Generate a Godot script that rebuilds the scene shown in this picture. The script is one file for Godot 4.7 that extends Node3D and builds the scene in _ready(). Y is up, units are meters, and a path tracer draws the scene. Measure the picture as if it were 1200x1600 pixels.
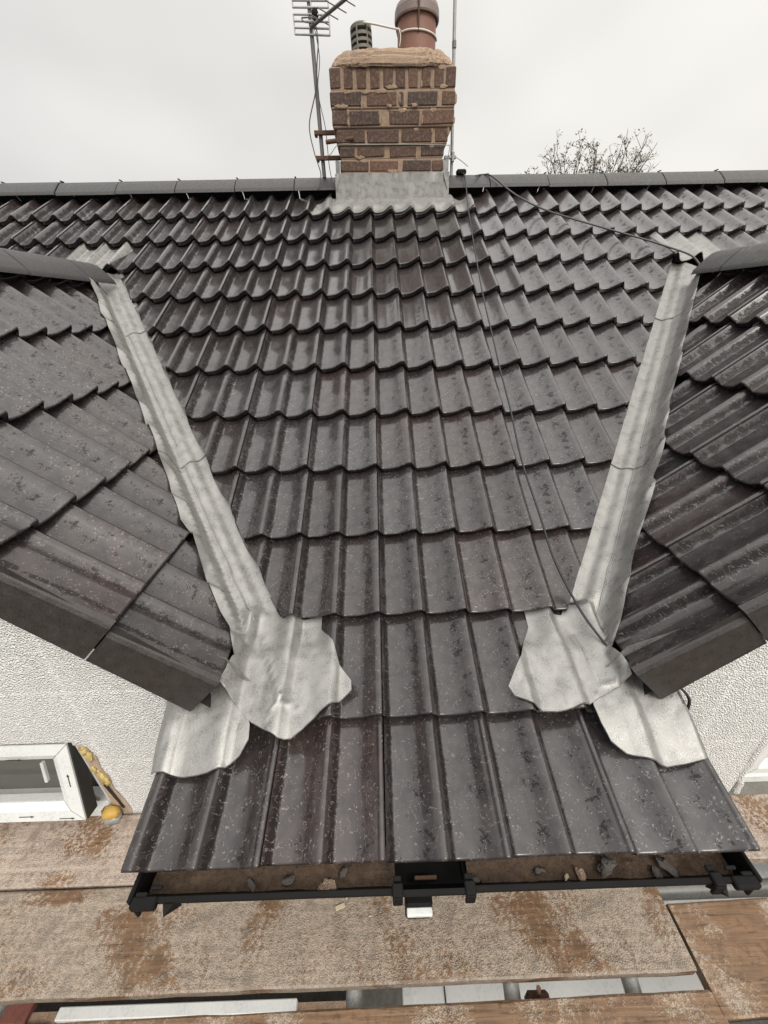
extends Node3D
# A re-tiled roof valley between two gables, seen from a scaffold. Units are metres; the main eave lies along x at z = 0, y = 0.

const GAUGE := 0.3221
const ROLL := 0.15
const DROP := 0.038
const THICK := 0.030
const GRAD := 0.98            # rise over run of the two gable slopes
const VERGE_Z := -0.35
const WALL_Z := -0.42
const BOARD_Y := -0.6

var M := {}
var rows: Array[Vector2] = []   # (y, distance back from the eave) of each drip edge
var rng := RandomNumberGenerator.new()
var house: Node3D
var wob := FastNoiseLite.new()
var wob_fine := FastNoiseLite.new()

# ---------------------------------------------------------------- mesh building
class MB:
	var v := PackedVector3Array()
	var n := PackedVector3Array()
	var uv := PackedVector2Array()
	var top := PackedByteArray()
	func tri(a: Vector3, b: Vector3, c: Vector3, na: Vector3, nb: Vector3, nc: Vector3, ua := Vector2.ZERO, ub := Vector2.ZERO, uc := Vector2.ZERO, flag := 0) -> void:
		var g := (b - a).cross(c - a)
		if g.length_squared() < 1e-16:
			return
		if g.dot(na + nb + nc) > 0.0:
			v.append_array([a, c, b]); n.append_array([na, nc, nb]); uv.append_array([ua, uc, ub])
		else:
			v.append_array([a, b, c]); n.append_array([na, nb, nc]); uv.append_array([ua, ub, uc])
		top.append(flag)
	func quad(a: Vector3, b: Vector3, c: Vector3, d: Vector3, nn: Vector3, ua := Vector2.ZERO, ub := Vector2.ZERO, uc := Vector2.ZERO, ud := Vector2.ZERO) -> void:
		tri(a, b, c, nn, nn, nn, ua, ub, uc)
		tri(a, c, d, nn, nn, nn, ua, uc, ud)
	func flat(a: Vector3, b: Vector3, c: Vector3, d: Vector3, outward: Vector3, s := 1.0) -> void:
		var nn := (b - a).cross(c - a)
		if nn.length_squared() < 1e-18:
			nn = (c - a).cross(d - a)
		if nn.length_squared() < 1e-18:
			return
		nn = nn.normalized()
		if nn.dot(outward) < 0.0:
			nn = -nn
		var e := (b - a).normalized() if (b - a).length() > 1e-6 else (c - d).normalized()
		var f := nn.cross(e)
		quad(a, b, c, d, nn, Vector2.ZERO, Vector2((b - a).dot(e), (b - a).dot(f)) * s, Vector2((c - a).dot(e), (c - a).dot(f)) * s, Vector2((d - a).dot(e), (d - a).dot(f)) * s)
	func quad_n(a: Vector3, b: Vector3, c: Vector3, d: Vector3, na: Vector3, nb: Vector3, nc: Vector3, nd: Vector3, ua := Vector2.ZERO, ub := Vector2.ZERO, uc := Vector2.ZERO, ud := Vector2.ZERO, flag := 0) -> void:
		tri(a, b, c, na, nb, nc, ua, ub, uc, flag)
		tri(a, c, d, na, nc, nd, ua, uc, ud, flag)
	func add(o: MB, t := Transform3D.IDENTITY) -> void:
		for i in range(0, o.v.size(), 3):
			tri(t * o.v[i], t * o.v[i + 1], t * o.v[i + 2], (t.basis * o.n[i]).normalized(), (t.basis * o.n[i + 1]).normalized(), (t.basis * o.n[i + 2]).normalized(), o.uv[i], o.uv[i + 1], o.uv[i + 2], o.top[i / 3])
	func mesh() -> ArrayMesh:
		var arr := []
		arr.resize(Mesh.ARRAY_MAX)
		arr[Mesh.ARRAY_VERTEX] = v
		arr[Mesh.ARRAY_NORMAL] = n
		arr[Mesh.ARRAY_TEX_UV] = uv
		var m := ArrayMesh.new()
		m.add_surface_from_arrays(Mesh.PRIMITIVE_TRIANGLES, arr)
		return m
	# what lies on the side the plane's normal points to; faces of the top get a cut edge of depth down
	func clipped(p: Vector3, pn: Vector3, down: Vector3) -> MB:
		var o := MB.new()
		for i in range(0, v.size(), 3):
			var pv := []; var pnn := []; var pu := []; var cut := []
			for k in 3:
				var a := i + k
				var b := i + (k + 1) % 3
				var da := (v[a] - p).dot(pn)
				var db := (v[b] - p).dot(pn)
				if da >= 0.0:
					pv.append(v[a]); pnn.append(n[a]); pu.append(uv[a])
				if (da >= 0.0) != (db >= 0.0):
					var t := da / (da - db)
					pv.append(v[a].lerp(v[b], t)); pnn.append(n[a].lerp(n[b], t).normalized()); pu.append(uv[a].lerp(uv[b], t))
					cut.append([pv[-1], pu[-1]])
			for k in range(1, pv.size() - 1):
				o.tri(pv[0], pv[k], pv[k + 1], pnn[0], pnn[k], pnn[k + 1], pu[0], pu[k], pu[k + 1], top[i / 3])
			if cut.size() == 2 and top[i / 3] == 1:
				o.quad(cut[0][0], cut[1][0], cut[1][0] + down, cut[0][0] + down, -pn, cut[0][1], cut[1][1], cut[1][1], cut[0][1])
		return o

func node_mesh(called: String, mb: MB, mat: Material, parent: Node) -> MeshInstance3D:
	return node_shape(called, mb.mesh(), mat, parent)

func node_shape(called: String, m: Mesh, mat: Material, parent: Node) -> MeshInstance3D:
	var o := MeshInstance3D.new()
	o.mesh = m
	o.material_override = mat
	o.name = called
	parent.add_child(o, true)
	return o

func thing(called: String, label: String, category: String, at := Vector3.ZERO, group := "") -> Node3D:
	var o := Node3D.new()
	o.name = called
	o.position = at
	add_child(o, true)
	tag(o, label, category, group)
	return o

func tag(o: Node, label: String, category: String, group := "") -> void:
	o.set_meta("label", label)
	o.set_meta("category", category)
	if group != "":
		o.set_meta("group", group)

# a box with chamfered edges; half sizes h
func cbox(mb: MB, c: Vector3, h: Vector3, bev: float, t := Transform3D.IDENTITY) -> void:
	var b := minf(bev, minf(h.x, minf(h.y, h.z)) * 0.8)
	for ax in 3:
		for s in [-1.0, 1.0]:
			var e1 := (ax + 1) % 3
			var e2 := (ax + 2) % 3
			var nn := Vector3.ZERO
			nn[ax] = s
			var q := []
			for k in [[-1, -1], [1, -1], [1, 1], [-1, 1]]:
				var p := Vector3.ZERO
				p[ax] = s * h[ax]
				p[e1] = k[0] * (h[e1] - b)
				p[e2] = k[1] * (h[e2] - b)
				q.append(t * (c + p))
			mb.flat(q[0], q[1], q[2], q[3], t.basis * nn)
	if b <= 0.0:
		return
	for ax in 3:
		var e1 := (ax + 1) % 3
		var e2 := (ax + 2) % 3
		for s1 in [-1.0, 1.0]:
			for s2 in [-1.0, 1.0]:
				var q := []
				for k in [[-1, 0], [1, 0], [1, 1], [-1, 1]]:
					var p := Vector3.ZERO
					p[ax] = k[0] * (h[ax] - b)
					p[e1] = s1 * (h[e1] - (0.0 if k[1] == 0 else b))
					p[e2] = s2 * (h[e2] - (b if k[1] == 0 else 0.0))
					q.append(t * (c + p))
				var o := Vector3.ZERO
				o[e1] = s1
				o[e2] = s2
				mb.flat(q[0], q[1], q[2], q[3], t.basis * o)
	for s1 in [-1.0, 1.0]:
		for s2 in [-1.0, 1.0]:
			for s3 in [-1.0, 1.0]:
				var s := Vector3(s1, s2, s3)
				var a := t * (c + s * (h - Vector3(0, b, b)))
				var d := t * (c + s * (h - Vector3(b, 0, b)))
				var e := t * (c + s * (h - Vector3(b, b, 0)))
				var nn := (t.basis * s).normalized()
				mb.tri(a, d, e, nn, nn, nn)

func tube(mb: MB, pts: PackedVector3Array, r: float, sides := 8, caps := true, r_end := -1.0) -> void:
	var rings := []
	var up := Vector3.UP
	for i in pts.size():
		var d: Vector3 = (pts[mini(i + 1, pts.size() - 1)] - pts[maxi(i - 1, 0)]).normalized()
		if absf(d.dot(up)) > 0.95:
			up = Vector3.RIGHT
		var e := d.cross(up).normalized()
		var f := e.cross(d).normalized()
		up = f
		var rr := r if r_end < 0.0 else lerpf(r, r_end, float(i) / maxf(1.0, pts.size() - 1))
		var ring := []
		for k in sides:
			var a := TAU * k / sides
			var nn := e * cos(a) + f * sin(a)
			ring.append([pts[i] + nn * rr, nn])
		rings.append(ring)
	var along := 0.0
	for i in pts.size() - 1:
		var seg := pts[i].distance_to(pts[i + 1])
		for k in sides:
			var k2 := (k + 1) % sides
			var a = rings[i][k]; var b = rings[i][k2]; var c = rings[i + 1][k2]; var d = rings[i + 1][k]
			var u0 := r * TAU * k / sides
			var u1 := r * TAU * (k + 1) / sides
			mb.quad_n(a[0], b[0], c[0], d[0], a[1], b[1], c[1], d[1], Vector2(u0, along), Vector2(u1, along), Vector2(u1, along + seg), Vector2(u0, along + seg))
		along += seg
	if caps:
		for e in [[0, pts[0] - pts[1]], [pts.size() - 1, pts[-1] - pts[-2]]]:
			var nn: Vector3 = e[1].normalized()
			for k in sides:
				mb.tri(pts[e[0]], rings[e[0]][k][0], rings[e[0]][(k + 1) % sides][0], nn, nn, nn)

# profile: (radius, height) from bottom to top
func lathe(mb: MB, profile: Array, c: Vector3, sides := 32, t := Basis.IDENTITY) -> void:
	for i in profile.size() - 1:
		var p: Vector2 = profile[i]
		var q: Vector2 = profile[i + 1]
		var d := q - p
		var nr := Vector2(d.y, -d.x).normalized()
		for k in sides:
			var a0 := TAU * k / sides
			var a1 := TAU * (k + 1) / sides
			var e0 := Vector3(cos(a0), 0, sin(a0))
			var e1 := Vector3(cos(a1), 0, sin(a1))
			var n0 := t * (e0 * nr.x + Vector3.UP * nr.y)
			var n1 := t * (e1 * nr.x + Vector3.UP * nr.y)
			mb.quad_n(c + t * (e0 * p.x + Vector3.UP * p.y), c + t * (e1 * p.x + Vector3.UP * p.y), c + t * (e1 * q.x + Vector3.UP * q.y), c + t * (e0 * q.x + Vector3.UP * q.y), n0, n1, n1, n0)

func smooth_path(p: Array, steps := 6) -> PackedVector3Array:
	var out := PackedVector3Array()
	for i in p.size() - 1:
		for k in steps:
			var t := float(k) / steps
			out.append((p[i] as Vector3).cubic_interpolate(p[i + 1], p[maxi(i - 1, 0)], p[mini(i + 2, p.size() - 1)], t))
	out.append(p[-1])
	return out

# ---------------------------------------------------------------- textures
func noise_bytes(seed_: int, freq: float, w: int, h: int, type := FastNoiseLite.TYPE_SIMPLEX_SMOOTH, octaves := 3) -> PackedByteArray:
	var f := FastNoiseLite.new()
	f.seed = seed_
	f.frequency = freq
	f.noise_type = type
	f.fractal_octaves = octaves
	if type == FastNoiseLite.TYPE_CELLULAR:
		f.cellular_return_type = FastNoiseLite.RETURN_DISTANCE
	var im := f.get_seamless_image(w, h)
	im.convert(Image.FORMAT_L8)
	return im.get_data()

func tex(w: int, h: int, fmt: int, data: PackedByteArray) -> ImageTexture:
	var im := Image.create_from_data(w, h, false, fmt, data)
	return ImageTexture.create_from_image(im)

static func s8(lin: float) -> int:
	var c := clampf(lin, 0.0, 1.0)
	c = 12.92 * c if c <= 0.0031308 else 1.055 * pow(c, 1.0 / 2.4) - 0.055
	return int(c * 255.0 + 0.5)

static func sm(a: float, b: float, x: float) -> float:
	var t := clampf((x - a) / (b - a), 0.0, 1.0)
	return t * t * (3.0 - 2.0 * t)

# rain-wet concrete tile: u runs over four rolls, v over 0.6 m up the slope
func tile_material() -> StandardMaterial3D:
	var w := 1024
	var A := noise_bytes(11, 0.11, w, w, FastNoiseLite.TYPE_SIMPLEX, 2)
	var B := noise_bytes(12, 0.010, w, w)
	var C := noise_bytes(13, 0.021, w, w, FastNoiseLite.TYPE_SIMPLEX_SMOOTH, 3)
	var D := noise_bytes(14, 0.012, w, w, FastNoiseLite.TYPE_SIMPLEX_SMOOTH, 3)
	var E := noise_bytes(15, 0.045, w, w, FastNoiseLite.TYPE_SIMPLEX_SMOOTH, 3)
	var col := PackedByteArray(); col.resize(w * w * 3)
	var rgh := PackedByteArray(); rgh.resize(w * w)
	var hgt := PackedByteArray(); hgt.resize(w * w)
	var film := PackedByteArray(); film.resize(w * w)
	var lut := PackedByteArray(); lut.resize(1025)
	for i in 1025:
		lut[i] = s8(i / 1024.0 * 0.4)
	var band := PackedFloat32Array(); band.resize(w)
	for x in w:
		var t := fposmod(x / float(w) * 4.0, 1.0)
		# dark reflections on the steep side and before the next roll, painted as bands
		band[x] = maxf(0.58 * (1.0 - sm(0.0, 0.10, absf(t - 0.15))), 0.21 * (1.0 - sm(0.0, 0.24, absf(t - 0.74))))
	for y in w:
		for x in w:
			var i := y * w + x
			var a := A[i] / 255.0
			var b := B[i] / 255.0
			var d := D[i] / 255.0
			var e := E[i] / 255.0
			var c := absf(C[i] / 255.0 - 0.5)
			var wet := sm(0.48, 0.66, band[x] + (d - 0.5) * 0.70 + (e - 0.5) * 0.5 + 0.22)  # soaked darkening mixed with the painted reflection bands
			var sq := (1.0 - sm(0.012, 0.040, c)) * sm(0.47, 0.55, e) * sm(0.38, 0.54, d + band[x] * 0.75)
			# soaked concrete; where a film of rain stands on it the coat below shines
			var base := 0.029 + 0.010 * (a - 0.5) + 0.017 * (b - 0.5)
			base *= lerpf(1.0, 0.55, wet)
			base = lerpf(base, 0.13 + 0.08 * a, sq * 0.85)
			film[i] = int(clampf((1.0 - 0.95 * wet) * (0.95 + 0.5 * (b - 0.5)) + sq * 0.3, 0.0, 1.0) * 255.0)
			var warm := 1.0 + (b - 0.5) * 0.10
			col[i * 3] = lut[clampi(int(base * lerpf(1.12, 1.02, sq) * warm * 2560.0), 0, 1024)]
			col[i * 3 + 1] = lut[clampi(int(base * lerpf(0.95, 0.99, sq) * 2560.0), 0, 1024)]
			col[i * 3 + 2] = lut[clampi(int(base * lerpf(0.955, 0.96, sq) / warm * 2560.0), 0, 1024)]
			rgh[i] = int(clampf(0.42 + 0.2 * (a - 0.5) + 0.16 * (b - 0.5) + 0.12 * wet, 0.0, 1.0) * 255.0)
			hgt[i] = int(clampf(0.45 + (a - 0.5) * 0.16 * (1.0 + wet) - wet * 0.10 + sq * 0.35 + (e - 0.5) * 0.12, 0.0, 1.0) * 255.0)
	var m := StandardMaterial3D.new()
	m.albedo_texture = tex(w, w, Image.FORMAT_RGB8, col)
	m.roughness_texture = tex(w, w, Image.FORMAT_L8, rgh)
	m.roughness_texture_channel = BaseMaterial3D.TEXTURE_CHANNEL_RED
	m.heightmap_enabled = true
	m.heightmap_texture = tex(w, w, Image.FORMAT_L8, hgt)
	m.heightmap_scale = 0.14
	m.metallic_specular = 0.42
	m.clearcoat_enabled = true
	m.clearcoat = 1.0
	m.clearcoat_roughness = 0.13
	m.clearcoat_texture = tex(w, w, Image.FORMAT_L8, film)
	return m

# a stained surface seen through world axes: colours mixed by coarse and fine noise
func blotched(seed_: int, size_m: float, ramp: Array, opt := {}) -> StandardMaterial3D:
	var w: int = opt.get("w", 512)
	var fc: float = opt.get("coarse", 0.012)
	var ff: float = opt.get("fine", 0.09)
	var A := noise_bytes(seed_, fc, w, w, FastNoiseLite.TYPE_SIMPLEX_SMOOTH, 4)
	var B := noise_bytes(seed_ + 1, ff, w, w, FastNoiseLite.TYPE_SIMPLEX, 3)
	var G := noise_bytes(seed_ + 2, opt.get("grain", 0.3), w, w, opt.get("grain_type", FastNoiseLite.TYPE_SIMPLEX), 1)
	var col := PackedByteArray(); col.resize(w * w * 3)
	var rgh := PackedByteArray(); rgh.resize(w * w)
	var hgt := PackedByteArray(); hgt.resize(w * w)
	var mixf: float = opt.get("mix", 0.4)
	var amp: float = opt.get("amp", 0.25)
	var r0: float = opt.get("rough", 0.7)
	var rv: float = opt.get("rough_var", 0.2)
	var pits: float = opt.get("pits", 0.0)
	for i in w * w:
		var a := A[i] / 255.0
		var b := B[i] / 255.0
		var g := G[i] / 255.0
		var t := clampf(a * (1.0 - mixf) + b * mixf, 0.0, 0.9999) * (ramp.size() - 1)
		var k := int(t)
		var c: Vector3 = (ramp[k] as Vector3).lerp(ramp[k + 1], t - k)
		c *= 1.0 + amp * (g - 0.5) + amp * 0.6 * (b - 0.5)
		if pits > 0.0 and g > 1.0 - pits:
			c *= 0.55
		col[i * 3] = s8(c.x); col[i * 3 + 1] = s8(c.y); col[i * 3 + 2] = s8(c.z)
		rgh[i] = int(clampf(r0 + rv * (b - 0.5) + rv * (a - 0.5), 0.05, 1.0) * 255.0)
		hgt[i] = int(clampf(lerpf(b, g, opt.get("hmix", 0.6)), 0.0, 1.0) * 255.0)
	var m := StandardMaterial3D.new()
	m.albedo_texture = tex(w, w, Image.FORMAT_RGB8, col)
	m.roughness_texture = tex(w, w, Image.FORMAT_L8, rgh)
	m.roughness_texture_channel = BaseMaterial3D.TEXTURE_CHANNEL_RED
	if opt.get("relief", 0.0) > 0.0:
		m.heightmap_enabled = true
		m.heightmap_texture = tex(w, w, Image.FORMAT_L8, hgt)
		m.heightmap_scale = opt.relief
	m.metallic = opt.get("metal", 0.0)
	m.uv1_triplanar = true
	m.uv1_world_triplanar = true
	m.uv1_triplanar_sharpness = 4.0
	m.uv1_scale = Vector3.ONE / size_m
	m.uv1_offset = Vector3(0.13, 0.37, 0.71) * seed_
	return m

func plain(lin: Vector3, rough := 0.6, metal := 0.0) -> StandardMaterial3D:
	var m := StandardMaterial3D.new()
	m.albedo_color = Color(lin.x, lin.y, lin.z).linear_to_srgb()
	m.roughness = rough
	m.metallic = metal
	return m

# weathered scaffold board: wood along x with dried mortar splashed over it
func board_material(seed_: int, cover: float, wood: Vector3, mortar: Vector3, edge := 0.12) -> StandardMaterial3D:
	var w := 1024
	var h := 256
	var A := noise_bytes(seed_, 0.0045, w, h, FastNoiseLite.TYPE_SIMPLEX_SMOOTH, 5)
	var B := noise_bytes(seed_ + 1, 0.07, w, h, FastNoiseLite.TYPE_SIMPLEX_SMOOTH, 5)
	var G := noise_bytes(seed_ + 2, 0.25, w, h, FastNoiseLite.TYPE_SIMPLEX, 1)
	var S := noise_bytes(seed_ + 3, 0.016, w, h, FastNoiseLite.TYPE_SIMPLEX_SMOOTH, 4)
	var grain := FastNoiseLite.new()
	grain.seed = seed_ + 4
	grain.frequency = 0.02
	var col := PackedByteArray(); col.resize(w * h * 3)
	var rgh := PackedByteArray(); rgh.resize(w * h)
	var hgt := PackedByteArray(); hgt.resize(w * h)
	for y in h:
		for x in w:
			var i := y * w + x
			var a := A[i] / 255.0
			var b := B[i] / 255.0
			var g := G[i] / 255.0
			var st := S[i] / 255.0
			var gr := grain.get_noise_2d(x * 0.25 + a * 12.0, y * 4.5)
			var wd := wood * (1.0 + 0.45 * gr + 0.5 * (st - 0.5))
			if gr > 0.38:
				wd *= 0.7
			var crack := grain.get_noise_2d(x * 0.05 + 300.0, y * 1.1)
			if absf(crack) < 0.012:
				wd *= 0.45
			var k := sm(0.5 - edge, 0.5 + edge, a * 0.55 + b * 0.31 + g * 0.14 + (cover - 0.5))
			var mo := mortar * (0.86 + 0.22 * gr + 0.8 * (g - 0.5) + 0.45 * (st - 0.4) + 0.5 * (b - 0.5))
			# coarse grit and crumbs
			if g > 0.80:
				mo *= 0.62
			var c := wd.lerp(mo, k * (0.72 + 0.28 * b))
			var damp := sm(0.50, 0.80, st * 0.7 + b * 0.3) * 0.45
			c *= 1.0 - damp
			col[i * 3] = s8(c.x); col[i * 3 + 1] = s8(c.y); col[i * 3 + 2] = s8(c.z)
			rgh[i] = int(clampf(0.58 - damp * 0.6 + 0.25 * (b - 0.5), 0.1, 1.0) * 255.0)
			hgt[i] = int(clampf(0.3 + 0.2 * gr * (1.0 - k) + k * (0.25 + 0.45 * (g - 0.5) + 0.4 * (b - 0.5)), 0.0, 1.0) * 255.0)
	var m := StandardMaterial3D.new()
	m.albedo_texture = tex(w, h, Image.FORMAT_RGB8, col)
	m.roughness_texture = tex(w, h, Image.FORMAT_L8, rgh)
	m.roughness_texture_channel = BaseMaterial3D.TEXTURE_CHANNEL_RED
	m.heightmap_enabled = true
	m.heightmap_texture = tex(w, h, Image.FORMAT_L8, hgt)
	m.heightmap_scale = 0.4
	m.uv1_triplanar = true
	m.uv1_world_triplanar = true
	m.uv1_triplanar_sharpness = 6.0
	m.uv1_scale = Vector3(1.0 / 1.3, 1.0 / 0.34, 1.0 / 0.34)
	m.uv1_offset = Vector3(0.31 * seed_, 0.2, 0.17 * seed_)
	return m

# ---------------------------------------------------------------- roof geometry
func row_angle(k: int) -> float:
	return deg_to_rad([20.3, 24.57, 30.46][k] if k < 3 else 33.31)

func set_rows() -> void:
	var p := Vector2.ZERO
	for k in 15:
		rows.append(p)
		var a := row_angle(k)
		p += GAUGE * Vector2(sin(a), cos(a))

func main_y(z: float) -> float:      # height of the plane through the crests
	var d := -z
	var k := 0
	while k < 13 and rows[k + 1].y < d:
		k += 1
	return rows[k].x + (d - rows[k].y) * tan(row_angle(k))

func main_row(z: float) -> float:
	var d := -z
	var k := 0
	while k < 13 and rows[k + 1].y < d:
		k += 1
	return k + (d - rows[k].y) / (rows[k + 1].y - rows[k].y)

static var PT := [0.0, 0.05, 0.10, 0.15, 0.19, 0.24, 0.38, 0.54, 0.69, 0.82, 0.92, 1.0]
static var PH := [0.0, -0.0025, -0.015, -0.031, -0.0395, -0.0415, -0.0405, -0.037, -0.028, -0.0145, -0.0045, 0.0]
func roll(u: float) -> float:        # height of the tile below its crest, u across the slope
	var t := fposmod(u / ROLL, 1.0)
	var i := 0
	while i < 10 and PT[i + 1] < t:
		i += 1
	var f: float = (t - PT[i]) / (PT[i + 1] - PT[i])
	var a: float = PH[(i + 10) % 11]
	var d: float = PH[(i + 2) % 11] if i < 10 else PH[1]
	return cubic_interpolate(PH[i], PH[i + 1], a, d, f)

# height of the tiles' surface over the main slope, seen from above
func main_tile_y(x: float, z: float, amp := 1.0) -> float:
	var r := main_row(z)
	var a := row_angle(int(r))
	return main_y(z) + (roll(x) * amp - DROP * (r - floorf(r))) / cos(a)

# lead dressed over the main tiles: rides over the drip edges instead of stepping
func over_main(x: float, z: float, amp: float) -> float:
	var r := main_row(z)
	var f := r - floorf(r)
	var n := roll(x) * amp - DROP * minf(f, 0.62) + DROP * 0.62 * sm(0.45, 1.0, f)
	return main_y(z) + n / cos(row_angle(int(r)))

func crease_x(side: int, z: float) -> float:
	return -0.416 + 0.676 * (z + 0.572) if side < 0 else 0.881 - 0.675 * (z + 0.753)

func crease_z(side: int, x: float) -> float:
	return (x + 0.416) / 0.676 - 0.572 if side < 0 else -0.753 - (x - 0.881) / 0.675

func gable_y(side: int, x: float) -> float:   # crest plane of a gable slope
	return -0.2065 - GRAD * x if side < 0 else -0.501 + GRAD * x

func gable_row_x(side: int, q: float) -> float:
	return -0.450 - 0.2285 * q if side < 0 else 0.738 + 0.2275 * q

# one tile: u across, -z up the slope, y out of the roof. kind 0 plain, 1 verge at u = 0, 2 verge at the far end
func tile_shape(u0: float, u1: float, length: float, off: Vector2, kind := 0, ragged := 0.0) -> MB:
	var mb := MB.new()
	var us := PackedFloat32Array()
	var k := int(floor(u0 / ROLL)) - 1
	us.append(u0)
	while k * ROLL < u1:
		for t in PT.slice(0, 11):
			var uu: float = (k + t) * ROLL
			if uu > u0 + 0.003 and uu < u1 - 0.003:
				us.append(uu)
		k += 1
	us.append(u1)
	var h := func(u: float) -> float:
		if kind == 1 and u < ROLL:
			return lerpf(-0.004, roll(u), sm(0.6, 0.95, u / ROLL)) - 0.004 * sin(PI * clampf(u / ROLL, 0, 1))
		return roll(u) + (0.004 * sm(u1 - 0.018, u1 - 0.011, u) if kind != 2 else 0.0)
	var nrm := func(u: float) -> Vector3:
		var e := 0.002
		var s: float = (h.call(clampf(u + e, u0, u1)) - h.call(clampf(u - e, u0, u1))) / (clampf(u + e, u0, u1) - clampf(u - e, u0, u1))
		return Vector3(-s, 1, -DROP / GAUGE).normalized()
	var vs := [0.007, 0.0, 0.007, length * 0.5, length]
	var hs := [-THICK, -0.0045, 0.0, 0.0, 0.0]
	if ragged > 0.0:
		var extra := PackedFloat32Array()
		for i in us.size() - 1:
			for k2 in 4:
				extra.append(lerpf(us[i], us[i + 1], k2 / 4.0))
		extra.append(us[-1])
		us = extra
	var nose := func(u: float) -> float:
		return THICK + ragged * (0.6 + 0.9 * absf(wob.get_noise_1d((u + off.x * 7.0 + off.y * 3.0) * 26.0)) + 0.7 * wob_fine.get_noise_1d((u + off.y) * 2.2))
	for i in us.size() - 1:
		var ua := us[i]
		var ub := us[i + 1]
		var ha: float = h.call(ua)
		var hb: float = h.call(ub)
		var na: Vector3 = nrm.call(ua)
		var nb: Vector3 = nrm.call(ub)
		for j in 4:
			var va: float = vs[j]
			var vb: float = vs[j + 1]
			var slope_a := -DROP * va / GAUGE
			var slope_b := -DROP * vb / GAUGE
			var p0 := Vector3(ua, ha + (hs[j] if j > 0 else -nose.call(ua)) + slope_a, -va)
			var p1 := Vector3(ub, hb + (hs[j] if j > 0 else -nose.call(ub)) + slope_a, -va)
			var p2 := Vector3(ub, hb + hs[j + 1] + slope_b, -vb)
			var p3 := Vector3(ua, ha + hs[j + 1] + slope_b, -vb)
			var A := Vector2(ua, va) / 0.6 + off
			var Bq := Vector2(ub, va) / 0.6 + off
			var Cq := Vector2(ub, vb) / 0.6 + off
			var Dq := Vector2(ua, vb) / 0.6 + off
			if j == 0:
				mb.quad(p0, p1, p2, p3, Vector3(0, -0.36, 0.93), A + Vector2(0, -0.03), Bq + Vector2(0, -0.03), Cq, Dq)
			elif j == 1:
				var c0 := (na + Vector3(0, 0, 1.6)).normalized()
				var c1 := (nb + Vector3(0, 0, 1.6)).normalized()
				mb.quad_n(p0, p1, p2, p3, c0, c1, nb, na, A, Bq, Cq, Dq, 1)
			else:
				mb.quad_n(p0, p1, p2, p3, na, nb, nb, na, A, Bq, Cq, Dq, 1)
		# underside near the drip edge
		mb.flat(Vector3(ua, ha - nose.call(ua), -0.007), Vector3(ub, hb - nose.call(ub), -0.007), Vector3(ub, hb - THICK, -0.09), Vector3(ua, ha - THICK, -0.09), Vector3(0, -1, 0))
	for e in [[u0, -1.0], [u1, 1.0]]:
		var hh: float = h.call(e[0])
		var a := Vector3(e[0], hh - 0.002, -0.004)
		var b := Vector3(e[0], hh - DROP * length / GAUGE, -length)
		mb.quad(a, b, b + Vector3(0, -THICK, 0), a + Vector3(0, -THICK, 0), Vector3(e[1], 0, 0), off, off + Vector2(0, 0.5), off + Vector2(0.03, 0.5), off + Vector2(0.03, 0))
	return mb

# the cloak that turns down over the verge, u its edge and s the side it faces
func cloak_shape(kind: int) -> MB:
	var mb := MB.new()
	var u := 0.0 if kind == 1 else 0.300
	var s := -1.0 if kind == 1 else 1.0
	var hh := -0.004 if kind == 1 else 0.0
	var deep := 0.150
	var ln := GAUGE - 0.006
	var steps := [[0.0, 0.0], [0.010, -0.004], [0.016, -0.014], [0.022, -deep]]
	for i in 3:
		for q in 2:
			var v0 := ln * q / 2.0
			var v1 := ln * (q + 1) / 2.0
			var pts := []
			for w in [[i, v0], [i, v1], [i + 1, v1], [i + 1, v0]]:
				var st: Array = steps[w[0]]
				var prd: float = st[0] + (0.006 * (1.0 - w[1] / ln) if st[0] > 0.0 else 0.0)
				pts.append(Vector3(u + s * prd, hh + st[1] - DROP * w[1] / GAUGE * (1.0 if st[1] > -0.05 else 0.25), -w[1]))
			var o := Vector3(s * 1.0, 1.2 - i * 0.8, 0)
			mb.flat(pts[0], pts[1], pts[2], pts[3], o, 1.0 / 0.6)
	# closed lower end
	mb.flat(Vector3(u + s * 0.018, hh - 0.016, 0.001), Vector3(u + s * 0.022, hh - deep, 0.001), Vector3(u + s * 0.004, hh - deep, 0.001), Vector3(u + s * 0.004, hh - 0.02, 0.001), Vector3(0, 0, 1))
	var lo := Vector3(u + s * 0.028, hh - deep, 0)
	var up := Vector3(u + s * 0.022, hh - 0.014, 0)
	mb.flat(up, lo, lo - Vector3(s * 0.014, 0, 0), up - Vector3(s * 0.014, 0, 0), Vector3(0, 0, 1))
	mb.flat(lo, lo + Vector3(-s * 0.004, deep * 0.0 - 0.006, -ln), lo + Vector3(-s * 0.018, -0.006, -ln), lo - Vector3(s * 0.014, 0, 0), Vector3(0, -1, 0))
	var inn := Vector3(-s * 0.014, 0, 0)
	mb.flat(up + inn, lo + inn, lo + inn + Vector3(-s * 0.004, 0, -ln), up + inn + Vector3(-s * 0.004, 0, -ln), Vector3(-s, 0, 0))
	return mb

var tile_plain: Array[MB] = []
var tile_meshes: Array[ArrayMesh] = []

func make_tile_variants() -> void:
	for i in 10:
		var mb := tile_shape(0.010, 0.308, GAUGE + 0.045, Vector2(0.25 * rng.randi_range(0, 3), rng.randf()))
		tile_plain.append(mb)
		tile_meshes.append(mb.mesh())

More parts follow.
